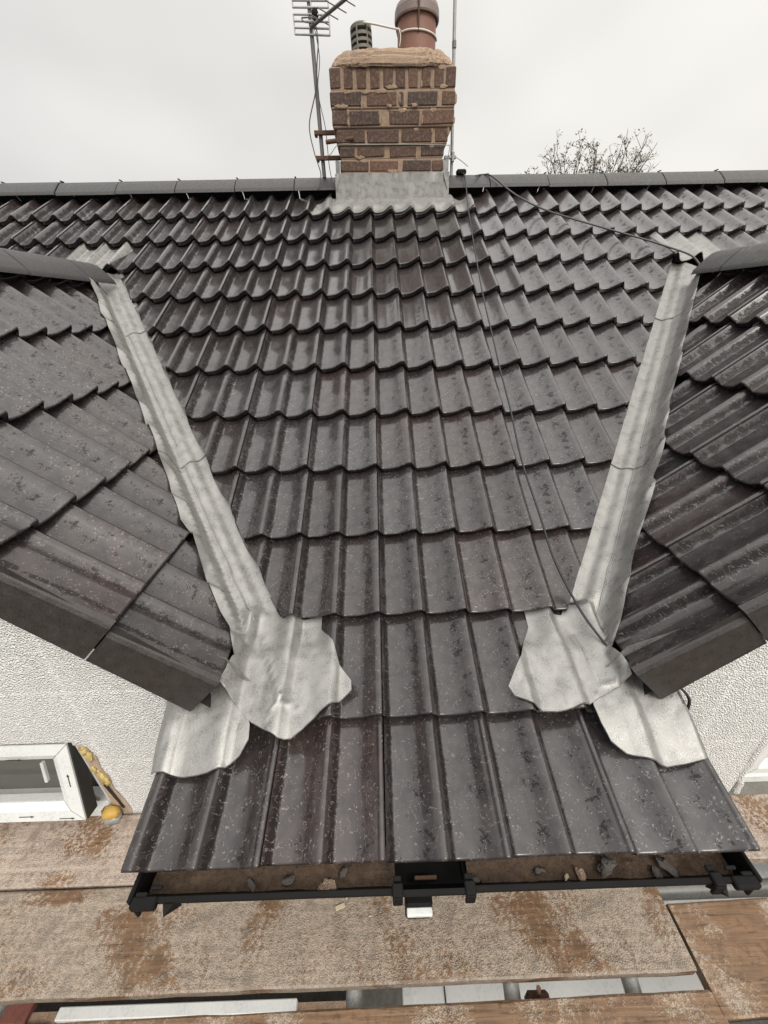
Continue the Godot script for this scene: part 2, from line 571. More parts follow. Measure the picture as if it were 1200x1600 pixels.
# places a tile; planes: [point, normal] pairs in world space that keep what lies on their positive side
func put_tile(parent: Node3D, t: Transform3D, planes: Array, src: MB = null, called := "roof_tile") -> void:
	# laid by hand: a hair off line
	t = t * Transform3D(Basis(Vector3.UP, rng.randf_range(-0.0025, 0.0025)) * Basis(Vector3(0, 0, 1), rng.randf_range(-0.003, 0.003)), Vector3(rng.randf_range(-0.0008, 0.0008), rng.randf_range(-0.0012, 0.0012), rng.randf_range(-0.003, 0.003)))
	var pick := rng.randi_range(0, 9)
	var mb: MB = src if src != null else tile_plain[pick]
	var inv := t.affine_inverse()
	var cut := false
	for pl in planes:
		var p: Vector3 = inv * (pl[0] as Vector3)
		var nn: Vector3 = (inv.basis * (pl[1] as Vector3)).normalized()
		var keep := 0
		for q in mb.v:
			if (q - p).dot(nn) >= 0.0:
				keep += 1
		if keep == 0:
			return
		if keep < mb.v.size():
			mb = mb.clipped(p, nn, Vector3(0, -THICK, 0))
			cut = true
	if mb.v.size() < 3:
		return
	var o: MeshInstance3D
	if cut or src != null:
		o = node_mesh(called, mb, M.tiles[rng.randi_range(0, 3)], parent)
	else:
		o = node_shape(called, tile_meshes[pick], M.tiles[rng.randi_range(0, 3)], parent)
	o.transform = t

# ridge tile: cross-section points, extruded along its own z
func ridge_shape(length: float, hw: float, hh: float, off: Vector2) -> MB:
	var mb := MB.new()
	var out := [Vector2(-hw, -hh), Vector2(-hw * 0.94, -hh * 0.80), Vector2(-hw * 0.52, -hh * 0.32), Vector2(-hw * 0.28, -hh * 0.10), Vector2(0, 0), Vector2(hw * 0.28, -hh * 0.10), Vector2(hw * 0.52, -hh * 0.32), Vector2(hw * 0.94, -hh * 0.80), Vector2(hw, -hh)]
	var nn := []
	for i in out.size():
		var d: Vector2 = out[mini(i + 1, 8)] - out[maxi(i - 1, 0)]
		nn.append(Vector3(-d.y, d.x, 0).normalized())
	var ends := [0.003, length - 0.003]
	var along := 0.0
	for i in 8:
		var a: Vector2 = out[i]
		var b: Vector2 = out[i + 1]
		var l := a.distance_to(b)
		var zs := [ends[0], ends[0] + 0.004, ends[1] - 0.004, ends[1]]
		var ins := [0.97, 1.0, 1.0, 0.97]
		for k in 3:
			var p0 := Vector3(a.x * ins[k], a.y * (2.0 - ins[k]), zs[k]); var p1 := Vector3(b.x * ins[k], b.y * (2.0 - ins[k]), zs[k])
			var p2 := Vector3(b.x * ins[k + 1], b.y * (2.0 - ins[k + 1]), zs[k + 1]); var p3 := Vector3(a.x * ins[k + 1], a.y * (2.0 - ins[k + 1]), zs[k + 1])
			mb.quad_n(p0, p1, p2, p3, nn[i], nn[i + 1], nn[i + 1], nn[i], Vector2(zs[k], along) / 0.6 + off, Vector2(zs[k], along + l) / 0.6 + off, Vector2(zs[k + 1], along + l) / 0.6 + off, Vector2(zs[k + 1], along) / 0.6 + off)
		var ia := a * 0.86 + Vector2(0, -0.012)
		var ib := b * 0.86 + Vector2(0, -0.012)
		for e in [[ends[0], -1.0], [ends[1], 1.0]]:
			mb.flat(Vector3(a.x * 0.97, a.y * 1.03, e[0]), Vector3(b.x * 0.97, b.y * 1.03, e[0]), Vector3(ib.x, ib.y, e[0]), Vector3(ia.x, ia.y, e[0]), Vector3(0, 0, e[1]))
		mb.flat(Vector3(ia.x, ia.y, ends[0]), Vector3(ib.x, ib.y, ends[0]), Vector3(ib.x, ib.y, ends[1]), Vector3(ia.x, ia.y, ends[1]), Vector3(0, -1, 0) - nn[i])
		along += l
	for s in [-1.0, 1.0]:
		mb.flat(Vector3(s * hw, -hh, ends[0]), Vector3(s * hw, -hh, ends[1]), Vector3(s * hw * 0.86, -hh * 0.86 - 0.012, ends[1]), Vector3(s * hw * 0.86, -hh * 0.86 - 0.012, ends[0]), Vector3(0, -1, 0))
	return mb

# a sheet of lead laid over whatever hf(x, z) describes, cut to an outline in plan
func sheet(outline: PackedVector2Array, hf: Callable, cell := 0.014) -> MB:
	var mb := MB.new()
	var lo := outline[0]
	var hi := outline[0]
	for p in outline:
		lo = lo.min(p)
		hi = hi.max(p)
	var cache := {}
	var at := func(p: Vector2) -> Array:
		if not cache.has(p):
			var e := 0.004
			var y: float = hf.call(p.x, p.y)
			var nn := Vector3(hf.call(p.x - e, p.y) - hf.call(p.x + e, p.y), 2.0 * e, hf.call(p.x, p.y - e) - hf.call(p.x, p.y + e)).normalized()
			cache[p] = [Vector3(p.x, y, p.y), nn]
		return cache[p]
	var i := 0
	while lo.x + i * cell < hi.x:
		var j := 0
		while lo.y + j * cell < hi.y:
			var a := lo + Vector2(i, j) * cell
			var sq := PackedVector2Array([a, a + Vector2(cell, 0), a + Vector2(cell, cell), a + Vector2(0, cell)])
			for poly in Geometry2D.intersect_polygons(outline, sq):
				if poly.size() < 3:
					continue
				var tri := Geometry2D.triangulate_polygon(poly)
				for k in range(0, tri.size(), 3):
					var A = at.call(poly[tri[k]]); var B = at.call(poly[tri[k + 1]]); var C = at.call(poly[tri[k + 2]])
					mb.tri(A[0], B[0], C[0], A[1], B[1], C[1])
			j += 1
		i += 1
	for k in outline.size():
		var a := outline[k]
		var b := outline[(k + 1) % outline.size()]
		var n := maxi(1, int(a.distance_to(b) / cell))
		for s in n:
			var p := a.lerp(b, float(s) / n)
			var q := a.lerp(b, float(s + 1) / n)
			var A = at.call(p); var B = at.call(q)
			var dn := Vector3(0, -0.005, 0)
			var d := q - p
			var side := Vector3(d.y, 0, -d.x).normalized()
			if Geometry2D.is_point_in_polygon((p + q) * 0.5 + Vector2(side.x, side.z) * 0.002, outline):
				side = -side
			mb.quad(A[0], B[0], B[0] + dn, A[0] + dn, side)
	return mb

# round off an outline
func rounded(p: Array, steps := 4) -> PackedVector2Array:
	var out := PackedVector2Array()
	var n := p.size()
	for i in n:
		for k in steps:
			out.append((p[i] as Vector2).cubic_interpolate(p[(i + 1) % n], p[(i + n - 1) % n], p[(i + 2) % n], float(k) / steps))
	return out

# height of the valley lead: a trough below the main tiles, dressed up over the edge of the gable tiles
func valley_y(side: int, x: float, z: float) -> float:
	var dist := (z - crease_z(side, x)) * 0.56          # across the valley, towards the gable
	var deck := main_y(z) - (0.058 + 0.024 * sm(0.02, 0.07, -dist)) / cos(0.58)
	# on the second course it lies on the tiles and runs up under the drip edge of the third
	var r := main_row(z)
	var on_main := over_main(x, z, 0.45) + 0.011
	if r >= 1.0:
		var a := lerpf(0.45, 1.0, sm(1.55, 1.9, r))
		on_main = main_y(z) + (roll(x) * a - DROP * minf(r - 1.0, 1.0)) / cos(row_angle(1)) + lerpf(0.011, 0.0088, sm(1.6, 1.9, r))
	var lower := lerpf(on_main, deck, sm(2.08, 2.32, r))
	var xg := maxf(x, -1.60) if side < 0 else minf(x, 1.88)
	var gx := gable_y(side, xg) - 0.062 * 1.4
	# dressed over the gable's rolls
	var q := (-0.450 - x) / 0.2285 if side < 0 else (x - 0.738) / 0.2275
	var f := fposmod(maxf(q, 0.0), 1.0)
	var u := VERGE_Z - z if side < 0 else z - (VERGE_Z - 3.0)
	var over := gable_y(side, xg) + (roll(u) * 0.6 - DROP * minf(f, 0.72) + DROP * 0.72 * sm(0.72, 0.97, f)) * 1.4 + 0.010
	var up := lerpf(gx, over, sm(0.020, 0.058, dist))
	if q < 0.02:                                # off the lowest gable tile, down to the main slope
		up -= (0.02 - q) * 0.2285 * 3.0
	if z > -0.42:                               # past the verge the lead falls back on to the tiles
		up -= pow((z + 0.42) / 0.06, 2.0) * 0.07
	var k := 0.014
	var d := clampf(0.5 + 0.5 * (up - lower) / k, 0.0, 1.0)
	var y := lerpf(lower, up, d) + k * d * (1.0 - d)
	y += (wob.get_noise_2d(x * 7.0, z * 5.0) * 0.0022 + wob.get_noise_2d(x * 22.0 + 7.0, z * 14.0) * 0.0006) * (1.0 if r < 1.6 or r > 2.2 else 0.0)
	# puckers where the sheet is worked round the foot of the valley
	if z > -0.60:
		var g := sm(-0.60, -0.48, z)
		y += g * (absf(wob.get_noise_2d(x * 8.0 + 40.0, z * 5.0)) * 0.007 + wob.get_noise_2d(x * 26.0, z * 18.0 + 9.0) * 0.0006)
		var folds := [[Vector2(-0.405, -0.56), Vector2(-0.300, -0.350)], [Vector2(-0.300, -0.350), Vector2(-0.245, -0.330)], [Vector2(-0.30, -0.345), Vector2(-0.33, -0.30)]] if side < 0 else [[Vector2(0.665, -0.54), Vector2(0.655, -0.345)], [Vector2(0.66, -0.36), Vector2(0.72, -0.37)]]
		for fo in folds:
			var p := Vector2(x, z)
			var c := Geometry2D.get_closest_point_to_segment(p, fo[0], fo[1])
			y += 0.006 * exp(-pow(p.distance_to(c) / 0.0065, 2.0))
	return y

func lead_part(called: String, mb: MB, parent: Node) -> MeshInstance3D:
	return node_mesh(called, mb, M.lead, parent)

func _ready() -> void:
	rng.seed = 4711
	wob.seed = 5
	wob.frequency = 1.0
	wob.fractal_octaves = 2
	wob_fine.seed = 6
	wob_fine.frequency = 40.0
	set_camera_and_light()
	set_rows()
	make_materials()
	make_tile_variants()
	build_ground()
	house = thing("house", "white rendered house with wet dark tiled roof between two gables, lead valleys and brick chimney", "house")
	build_main_roof()
	for side in [-1, 1]:
		build_gable(side)
	build_walls()
	build_valleys()
	build_chimney()
	build_gutter()
	build_windows()
	build_aerials()
	build_scaffold()
	build_below()
	build_tree()

func set_camera_and_light() -> void:
	var cam := Camera3D.new()
	cam.name = "camera"
	cam.fov = rad_to_deg(2.0 * atan(800.0 / 610.0))
	cam.near = 0.02
	cam.far = 400.0
	cam.transform = Transform3D(Basis(Vector3(0.999621, -0.018639, 0.020260), Vector3(0.025830, 0.889597, -0.456015), Vector3(-0.009523, 0.456366, 0.889741)).orthonormalized(), Vector3(0.01705, 1.16263, 0.44458))
	add_child(cam)
	cam.current = true
	# an overcast sky: brighter overhead than at the horizon, a little warmer and brighter towards the veiled sun
	var w := 256
	var h := 128
	var im := Image.create(w, h, false, Image.FORMAT_RGBF)
	var cl := FastNoiseLite.new()
	cl.seed = 21
	cl.frequency = 1.3
	cl.fractal_octaves = 4
	var sun := Vector3(0.28, 0.74, 0.61).normalized()
	for y in h:
		for x in w:
			var el := (0.5 - (y + 0.5) / h) * PI
			var az := (x + 0.5) / w * TAU
			# Godot's panorama: the first column looks along -z, a quarter of the width on along +x
			var d := Vector3(sin(az) * cos(el), sin(el), -cos(az) * cos(el))
			var l := 0.58 * (1.0 + 1.3 * sm(0.35, 1.0, sin(el))) * (1.0 + 0.13 * d.x)
			l *= 1.0 + 0.20 * cl.get_noise_3d(d.x * 1.4, d.y * 3.4, d.z * 1.4)
			var glow := pow(maxf(0.0, d.dot(sun)), 4.0)
			l *= 1.0 + 0.25 * glow
			var warm := 0.5 + 0.5 * d.x
			var c := Vector3(1.0, 0.996, 0.982).lerp(Vector3(1.0, 0.974, 0.915), warm)
			if el < 0.0:
				l = 0.20
				c = Vector3(1.0, 0.96, 0.9)
			im.set_pixel(x, y, Color(l * c.x, l * c.y, l * c.z))
	var pm := PanoramaSkyMaterial.new()
	pm.panorama = ImageTexture.create_from_image(im)
	var sky := Sky.new()
	sky.sky_material = pm
	var env := Environment.new()
	env.background_mode = Environment.BG_SKY
	env.sky = sky
	env.tonemap_mode = Environment.TONE_MAPPER_LINEAR
	env.tonemap_exposure = 1.42
	env.sdfgi_enabled = true
	env.ssao_enabled = true
	env.ssil_enabled = true
	var we := WorldEnvironment.new()
	we.name = "world_environment"
	we.environment = env
	add_child(we)
	var dl := DirectionalLight3D.new()
	dl.name = "sun"
	dl.light_energy = 0.5
	dl.light_color = Color(1.0, 0.98, 0.94)
	dl.light_angular_distance = 25.0
	dl.shadow_enabled = true
	add_child(dl)
	dl.look_at_from_position(sun * 20.0, Vector3.ZERO, Vector3.UP)

func make_materials() -> void:
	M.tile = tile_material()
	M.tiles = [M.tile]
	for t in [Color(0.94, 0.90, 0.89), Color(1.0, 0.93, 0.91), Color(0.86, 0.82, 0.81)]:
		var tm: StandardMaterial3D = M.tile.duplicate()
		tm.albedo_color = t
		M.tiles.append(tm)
	M.dry_tile = blotched(25, 0.4, [Vector3(0.018, 0.016, 0.015), Vector3(0.026, 0.023, 0.022), Vector3(0.032, 0.029, 0.027), Vector3(0.13, 0.124, 0.116)], {"coarse": 0.02, "fine": 0.16, "mix": 0.55, "amp": 0.9, "rough": 0.36, "rough_var": 0.4, "relief": 0.2})
	M.cloak = blotched(28, 0.5, [Vector3(0.020, 0.016, 0.015), Vector3(0.032, 0.026, 0.024), Vector3(0.040, 0.034, 0.031), Vector3(0.06, 0.054, 0.050)], {"coarse": 0.02, "fine": 0.12, "amp": 0.4, "rough": 0.38, "rough_var": 0.3, "relief": 0.08})
	M.flaunch = blotched(85, 0.22, [Vector3(0.30, 0.19, 0.12), Vector3(0.45, 0.31, 0.215), Vector3(0.52, 0.37, 0.265), Vector3(0.50, 0.38, 0.29)], {"w": 256, "coarse": 0.03, "fine": 0.16, "grain": 0.14, "amp": 0.6, "rough": 0.95, "relief": 1.2, "pits": 0.22})
	M.lead = blotched(31, 0.42, [Vector3(0.10, 0.10, 0.099), Vector3(0.20, 0.197, 0.191), Vector3(0.255, 0.249, 0.240), Vector3(0.28, 0.272, 0.261), Vector3(0.33, 0.319, 0.304), Vector3(0.25, 0.233, 0.210)], {"w": 1024, "coarse": 0.007, "fine": 0.05, "grain": 0.22, "mix": 0.34, "amp": 0.10, "rough": 0.36, "rough_var": 0.3, "relief": 0.06, "metal": 0.4, "pits": 0.008})
	M.render = blotched(41, 0.36, [Vector3(0.79, 0.785, 0.765), Vector3(0.85, 0.845, 0.825), Vector3(0.87, 0.865, 0.85)], {"coarse": 0.01, "fine": 0.075, "grain": 0.085, "amp": 0.05, "rough": 0.85, "relief": 1.15, "hmix": 0.5})
	M.felt = plain(Vector3(0.012, 0.012, 0.013), 0.9)
	M.brick = []
	for c in [Vector3(0.120, 0.070, 0.051), Vector3(0.095, 0.058, 0.045), Vector3(0.074, 0.050, 0.042), Vector3(0.138, 0.080, 0.057)]:
		M.brick.append(blotched(51 + M.brick.size() * 5, 0.25, [c * 0.3, c * 0.7, c, c * 1.35, Vector3(0.30, 0.21, 0.15), Vector3(0.36, 0.26, 0.19)], {"w": 256, "coarse": 0.035, "fine": 0.16, "mix": 0.5, "amp": 0.8, "rough": 0.88, "relief": 0.6}))
	M.mortar = blotched(81, 0.25, [Vector3(0.20, 0.13, 0.09), Vector3(0.34, 0.235, 0.165), Vector3(0.41, 0.29, 0.21), Vector3(0.48, 0.38, 0.30)], {"w": 256, "coarse": 0.03, "fine": 0.14, "amp": 0.45, "rough": 0.92, "relief": 0.6})
	M.terracotta = blotched(91, 0.4, [Vector3(0.17, 0.082, 0.056), Vector3(0.22, 0.105, 0.072), Vector3(0.25, 0.13, 0.094)], {"w": 256, "coarse": 0.02, "fine": 0.1, "amp": 0.2, "rough": 0.55})
	M.pot_cap = blotched(95, 0.4, [Vector3(0.13, 0.08, 0.066), Vector3(0.20, 0.15, 0.135), Vector3(0.24, 0.185, 0.165)], {"w": 256, "coarse": 0.02, "fine": 0.1, "amp": 0.2, "rough": 0.5})
	M.terminal = blotched(99, 0.3, [Vector3(0.13, 0.125, 0.105), Vector3(0.20, 0.19, 0.165)], {"w": 256, "rough": 0.6})
	M.galv = blotched(103, 0.3, [Vector3(0.20, 0.20, 0.19), Vector3(0.33, 0.33, 0.315), Vector3(0.40, 0.39, 0.37)], {"w": 256, "coarse": 0.02, "fine": 0.1, "amp": 0.25, "rough": 0.5, "metal": 0.35})
	M.alu = plain(Vector3(0.48, 0.475, 0.46), 0.45, 0.4)
	M.alu_dull = plain(Vector3(0.16, 0.155, 0.15), 0.55, 0.3)
	M.rust = blotched(107, 0.15, [Vector3(0.05, 0.03, 0.022), Vector3(0.11, 0.055, 0.033), Vector3(0.16, 0.085, 0.05)], {"w": 256, "coarse": 0.04, "fine": 0.15, "amp": 0.4, "rough": 0.8})
	M.black = plain(Vector3(0.008, 0.008, 0.008), 0.5)
	M.black.metallic_specular = 0.25
	M.black_dull = plain(Vector3(0.009, 0.009, 0.009), 0.65)
	M.black_dull.metallic_specular = 0.25
	M.cable = plain(Vector3(0.016, 0.016, 0.017), 0.45)
	M.cable_grey = plain(Vector3(0.07, 0.067, 0.065), 0.5)
	M.cable_white = plain(Vector3(0.62, 0.58, 0.54), 0.5)
	M.upvc = blotched(111, 0.5, [Vector3(0.60, 0.62, 0.62), Vector3(0.70, 0.71, 0.70), Vector3(0.74, 0.74, 0.73)], {"w": 256, "amp": 0.05, "rough": 0.35})
	M.rubber = plain(Vector3(0.016, 0.015, 0.014), 0.6)
	M.foam = blotched(115, 0.05, [Vector3(0.55, 0.36, 0.08), Vector3(0.72, 0.55, 0.22), Vector3(0.78, 0.66, 0.36)], {"w": 128, "amp": 0.2, "rough": 0.7, "relief": 0.3})
	M.foam_fresh = blotched(117, 0.05, [Vector3(0.50, 0.29, 0.05), Vector3(0.64, 0.42, 0.12)], {"w": 128, "amp": 0.15, "rough": 0.6, "relief": 0.2})
	M.sand_render = blotched(119, 0.15, [Vector3(0.50, 0.36, 0.26), Vector3(0.62, 0.48, 0.37)], {"w": 256, "amp": 0.3, "rough": 0.9, "relief": 0.5})
	M.mud = blotched(121, 0.22, [Vector3(0.07, 0.05, 0.038), Vector3(0.085, 0.058, 0.04), Vector3(0.105, 0.066, 0.042), Vector3(0.14, 0.09, 0.058), Vector3(0.19, 0.135, 0.098)], {"coarse": 0.02, "fine": 0.08, "mix": 0.3, "amp": 0.5, "rough": 0.35, "rough_var": 0.3, "relief": 0.25})
	M.silt = blotched(127, 0.06, [Vector3(0.085, 0.074, 0.066), Vector3(0.11, 0.097, 0.088), Vector3(0.15, 0.132, 0.117)], {"w": 128, "amp": 0.6, "rough": 0.7, "relief": 0.3})
	M.board_a = board_material(131, 0.62, Vector3(0.20, 0.115, 0.06), Vector3(0.48, 0.395, 0.335), 0.06)
	M.board_b = board_material(141, 0.60, Vector3(0.15, 0.082, 0.040), Vector3(0.37, 0.305, 0.245), 0.11)
	M.board_c = board_material(151, 0.40, Vector3(0.18, 0.104, 0.056), Vector3(0.40, 0.325, 0.255))
	M.red_brick = blotched(161, 0.3, [Vector3(0.09, 0.03, 0.022), Vector3(0.16, 0.055, 0.04), Vector3(0.20, 0.075, 0.052)], {"w": 256, "coarse": 0.03, "amp": 0.3, "rough": 0.85})
	M.ground = blotched(165, 4.0, [Vector3(0.05, 0.048, 0.046), Vector3(0.08, 0.076, 0.07), Vector3(0.10, 0.095, 0.088)], {"amp": 0.3, "rough": 0.8})
	M.bark = blotched(171, 0.5, [Vector3(0.07, 0.056, 0.044), Vector3(0.12, 0.098, 0.078)], {"w": 256, "rough": 0.9})
	M.leaf = plain(Vector3(0.17, 0.12, 0.06), 0.7)
	M.leaf_b = plain(Vector3(0.11, 0.095, 0.05), 0.7)
	M.chip = plain(Vector3(0.46, 0.38, 0.27), 0.7)
	var glass := StandardMaterial3D.new()
	glass.albedo_color = Color(0.75, 0.8, 0.78, 0.10)
	glass.transparency = BaseMaterial3D.TRANSPARENCY_ALPHA
	glass.roughness = 0.03
	M.glass = glass
	M.room = plain(Vector3(0.10, 0.085, 0.07), 0.85)

# ---------------------------------------------------------------- setting
func build_ground() -> void:
	var mb := MB.new()
	mb.quad(Vector3(-150, -5.2, 150), Vector3(150, -5.2, 150), Vector3(150, -5.2, -150), Vector3(-150, -5.2, -150), Vector3.UP)
	var o := node_mesh("ground", mb, M.ground, self)
	o.set_meta("kind", "structure")
	tag(o, "dark tarmac ground far below the scaffold boards", "ground")

# ---------------------------------------------------------------- the house
func build_main_roof() -> void:
	# felted deck under the tiles
	var mb := MB.new()
	var zt := -3.43
	for k in 13:
		var z0 := -rows[k].y if k > 0 else -0.09
		var z1 := maxf(-rows[k + 1].y, zt)
		if z0 <= zt:
			break
		var a := row_angle(k)
		var x0 := -0.60
		var x1 := 0.87
		var d := 0.125 / cos(a)
		if k >= 2:
			x0 = -3.6; x1 = 3.9
		mb.flat(Vector3(x0, main_y(z0) - d, z0), Vector3(x1, main_y(z0) - d, z0), Vector3(x1, main_y(z1) - d, z1), Vector3(x0, main_y(z1) - d, z1), Vector3.UP)
	# the rear slope
	var yt := main_y(zt) - 0.125 / cos(row_angle(5))
	mb.flat(Vector3(-3.6, yt, zt), Vector3(3.9, yt, zt), Vector3(3.9, yt - 2.3, zt - 3.5), Vector3(-3.6, yt - 2.3, zt - 3.5), Vector3.UP)
	var roof := node_mesh("main_roof", mb, M.felt, house)
	roof.set_meta("label", "wet dark grey pantiled slope between the gables")
	for k in 12:
		var a := row_angle(k)
		var basis_ := Basis(Vector3.RIGHT, Vector3(0, cos(a), sin(a)), Vector3(0, -sin(a), cos(a)))
		var i0 := -2
		var i1 := 2
		if k >= 9:
			i0 = -12; i1 = 12
		elif k >= 2:
			i0 = -7; i1 = 8
		for i in range(i0, i1 + 1):
			var t := Transform3D(basis_, Vector3(i * 0.3, rows[k].x, -rows[k].y))
			var planes := []
			if k >= 2 and k < 9:
				var nl := Vector3(1, 0, -0.676).normalized()
				var nr := Vector3(-1, 0, -0.675).normalized()
				planes.append([Vector3(crease_x(-1, -1.0) + 0.108, 0, -1.0), nl])
				planes.append([Vector3(crease_x(1, -1.0) - 0.118, 0, -1.0), nr])
			if k == 11:
				# let round the chimney
				if i * 0.3 + 0.3 > -0.21 and i * 0.3 < 0.54:
					planes.append([Vector3(0, 0, -3.19), Vector3(0, 0, 1)])
			if k == 0 and i == -2:
				put_tile(roof, t, planes, tile_shape(-0.022, 0.308, GAUGE + 0.045, Vector2(0.25, 0.4), 0, 0.010))
			elif k == 0:
				put_tile(roof, t, planes, tile_shape(0.010, 0.308, GAUGE + 0.045, Vector2(0.25 * (i + 3), rng.randf()), 0, 0.010))
			else:
				put_tile(roof, t, planes)
	# ridge
	for i in 8:
		var x1 := -0.57 + 0.447 - 0.447 * i
		var ln := 0.447
		if i == 0:
			x1 = -0.235
			ln = 0.335
		put_ridge(roof, Vector3(x1 - ln, 2.092, -3.43), ln)
	for i in 8:
		var x0 := 0.915 + 0.447 * (i - 1)
		var ln := 0.447
		if i == 0:
			x0 = 0.565
			ln = 0.35
		put_ridge(roof, Vector3(x0, 2.092, -3.43), ln)

func put_ridge(parent: Node3D, at: Vector3, ln: float) -> void:
	var mb := ridge_shape(ln, 0.145, 0.108, Vector2(0.05, rng.randf()))
	var o := node_mesh("ridge_tile", mb, M.dry_tile, parent)
	o.transform = Transform3D(Basis(Vector3.UP, PI / 2.0) * Basis(Vector3(0, 0, 1), rng.randf_range(-0.006, 0.006)), at + Vector3(0, rng.randf_range(-0.003, 0.003), 0))
	# clip at the joint
	var c := MB.new()
	cbox(c, Vector3(0.016, 0.002, 0), Vector3(0.020, 0.003, 0.005), 0.001)
	var q := node_mesh("ridge_clip", c, M.black_dull, parent)
	q.position = at + Vector3(0, 0.002, 0.02)
	q.rotation.y = PI / 2.0

func gable_basis(side: int) -> Basis:
	var b := atan(GRAD)
	if side < 0:
		return Basis(Vector3(0, 0, -1), Vector3(sin(b), cos(b), 0), Vector3(cos(b), -sin(b), 0))
	return Basis(Vector3(0, 0, 1), Vector3(-sin(b), cos(b), 0), Vector3(-cos(b), -sin(b), 0))

func build_gable(side: int) -> void:
	var ridge_x := -1.69 if side < 0 else 1.968
	var mb := MB.new()
	var d := 0.125 * 1.4
	var xa := gable_row_x(side, 0.05)
	var back := -2.45
	var ya := gable_y(side, xa) - d
	var yb := gable_y(side, ridge_x) - d
	# deck: its lower corner is cut along the valley
	mb.flat(Vector3(xa, ya, VERGE_Z + 0.01), Vector3(ridge_x, yb, VERGE_Z + 0.01), Vector3(ridge_x, yb, crease_z(side, ridge_x)), Vector3(xa, ya, crease_z(side, xa)), Vector3(-side, 1, 0))
	var far_x := ridge_x + side * 1.4
	mb.flat(Vector3(ridge_x, yb, VERGE_Z + 0.01), Vector3(far_x, yb - 1.37, VERGE_Z + 0.01), Vector3(far_x, yb - 1.37, back), Vector3(ridge_x, yb, back), Vector3(side, 1, 0))
	var roof := node_mesh("gable_roof", mb, M.felt, house)
	roof.set_meta("label", "tiled gable slope with broad faces turned to the scaffold" if side < 0 else "tiled gable slope with narrow wet rolls turned to the scaffold")
	var bs := gable_basis(side)
	# plane along the valley: keep the side towards the verge
	var pn := Vector3(-0.83, 0, 0.56).normalized() if side < 0 else Vector3(0.83, 0, 0.56).normalized()
	var pp := Vector3(crease_x(side, -1.0), 0, -1.0) + pn * 0.055
	for q in range(0, 6):
		var x := gable_row_x(side, q)
		var y := gable_y(side, x)
		for i in 8:
			var t: Transform3D
			var src: MB = null
			var called := "roof_tile"
			if side < 0:
				t = Transform3D(bs, Vector3(x, y, VERGE_Z - i * 0.3))
				if i == 0:
					src = tile_shape(0.0, 0.308, GAUGE + 0.045, Vector2(0.25 * (q % 4), rng.randf()), 1)
					called = "verge_tile"
			else:
				t = Transform3D(bs, Vector3(x, y, VERGE_Z - 0.3 - i * 0.3))
				if i == 0:
					src = tile_shape(0.010, 0.300, GAUGE + 0.045, Vector2(0.25 * (q % 4), rng.randf()), 2)
					called = "verge_tile"
			var planes := [[pp, pn]]
			if q == 5:
				planes.append([Vector3(ridge_x - side * 0.03, 0, 0), Vector3(-side, 0, 0)])
			put_tile(roof, t, planes, src, called)
			if i == 0 and q < 5:
				var ck := node_mesh("verge_cloak", cloak_shape(1 if side < 0 else 2), M.cloak, roof)
				ck.transform = t
	# ridge
	var joints := [-2.375, -2.14, -1.70, -1.255, -0.81, -0.34] if side < 0 else [-2.165, -1.955, -1.51, -1.065, -0.62, -0.34]
	for i in 5:
		var ln: float = joints[i + 1] - joints[i]
		var o := node_mesh("ridge_tile", ridge_shape(ln, 0.118, 0.112, Vector2(0.05, rng.randf())), M.dry_tile, roof)
		o.position = Vector3(ridge_x, gable_y(side, ridge_x) + 0.006, joints[i])
		o.rotation.z = rng.randf_range(-0.006, 0.006)

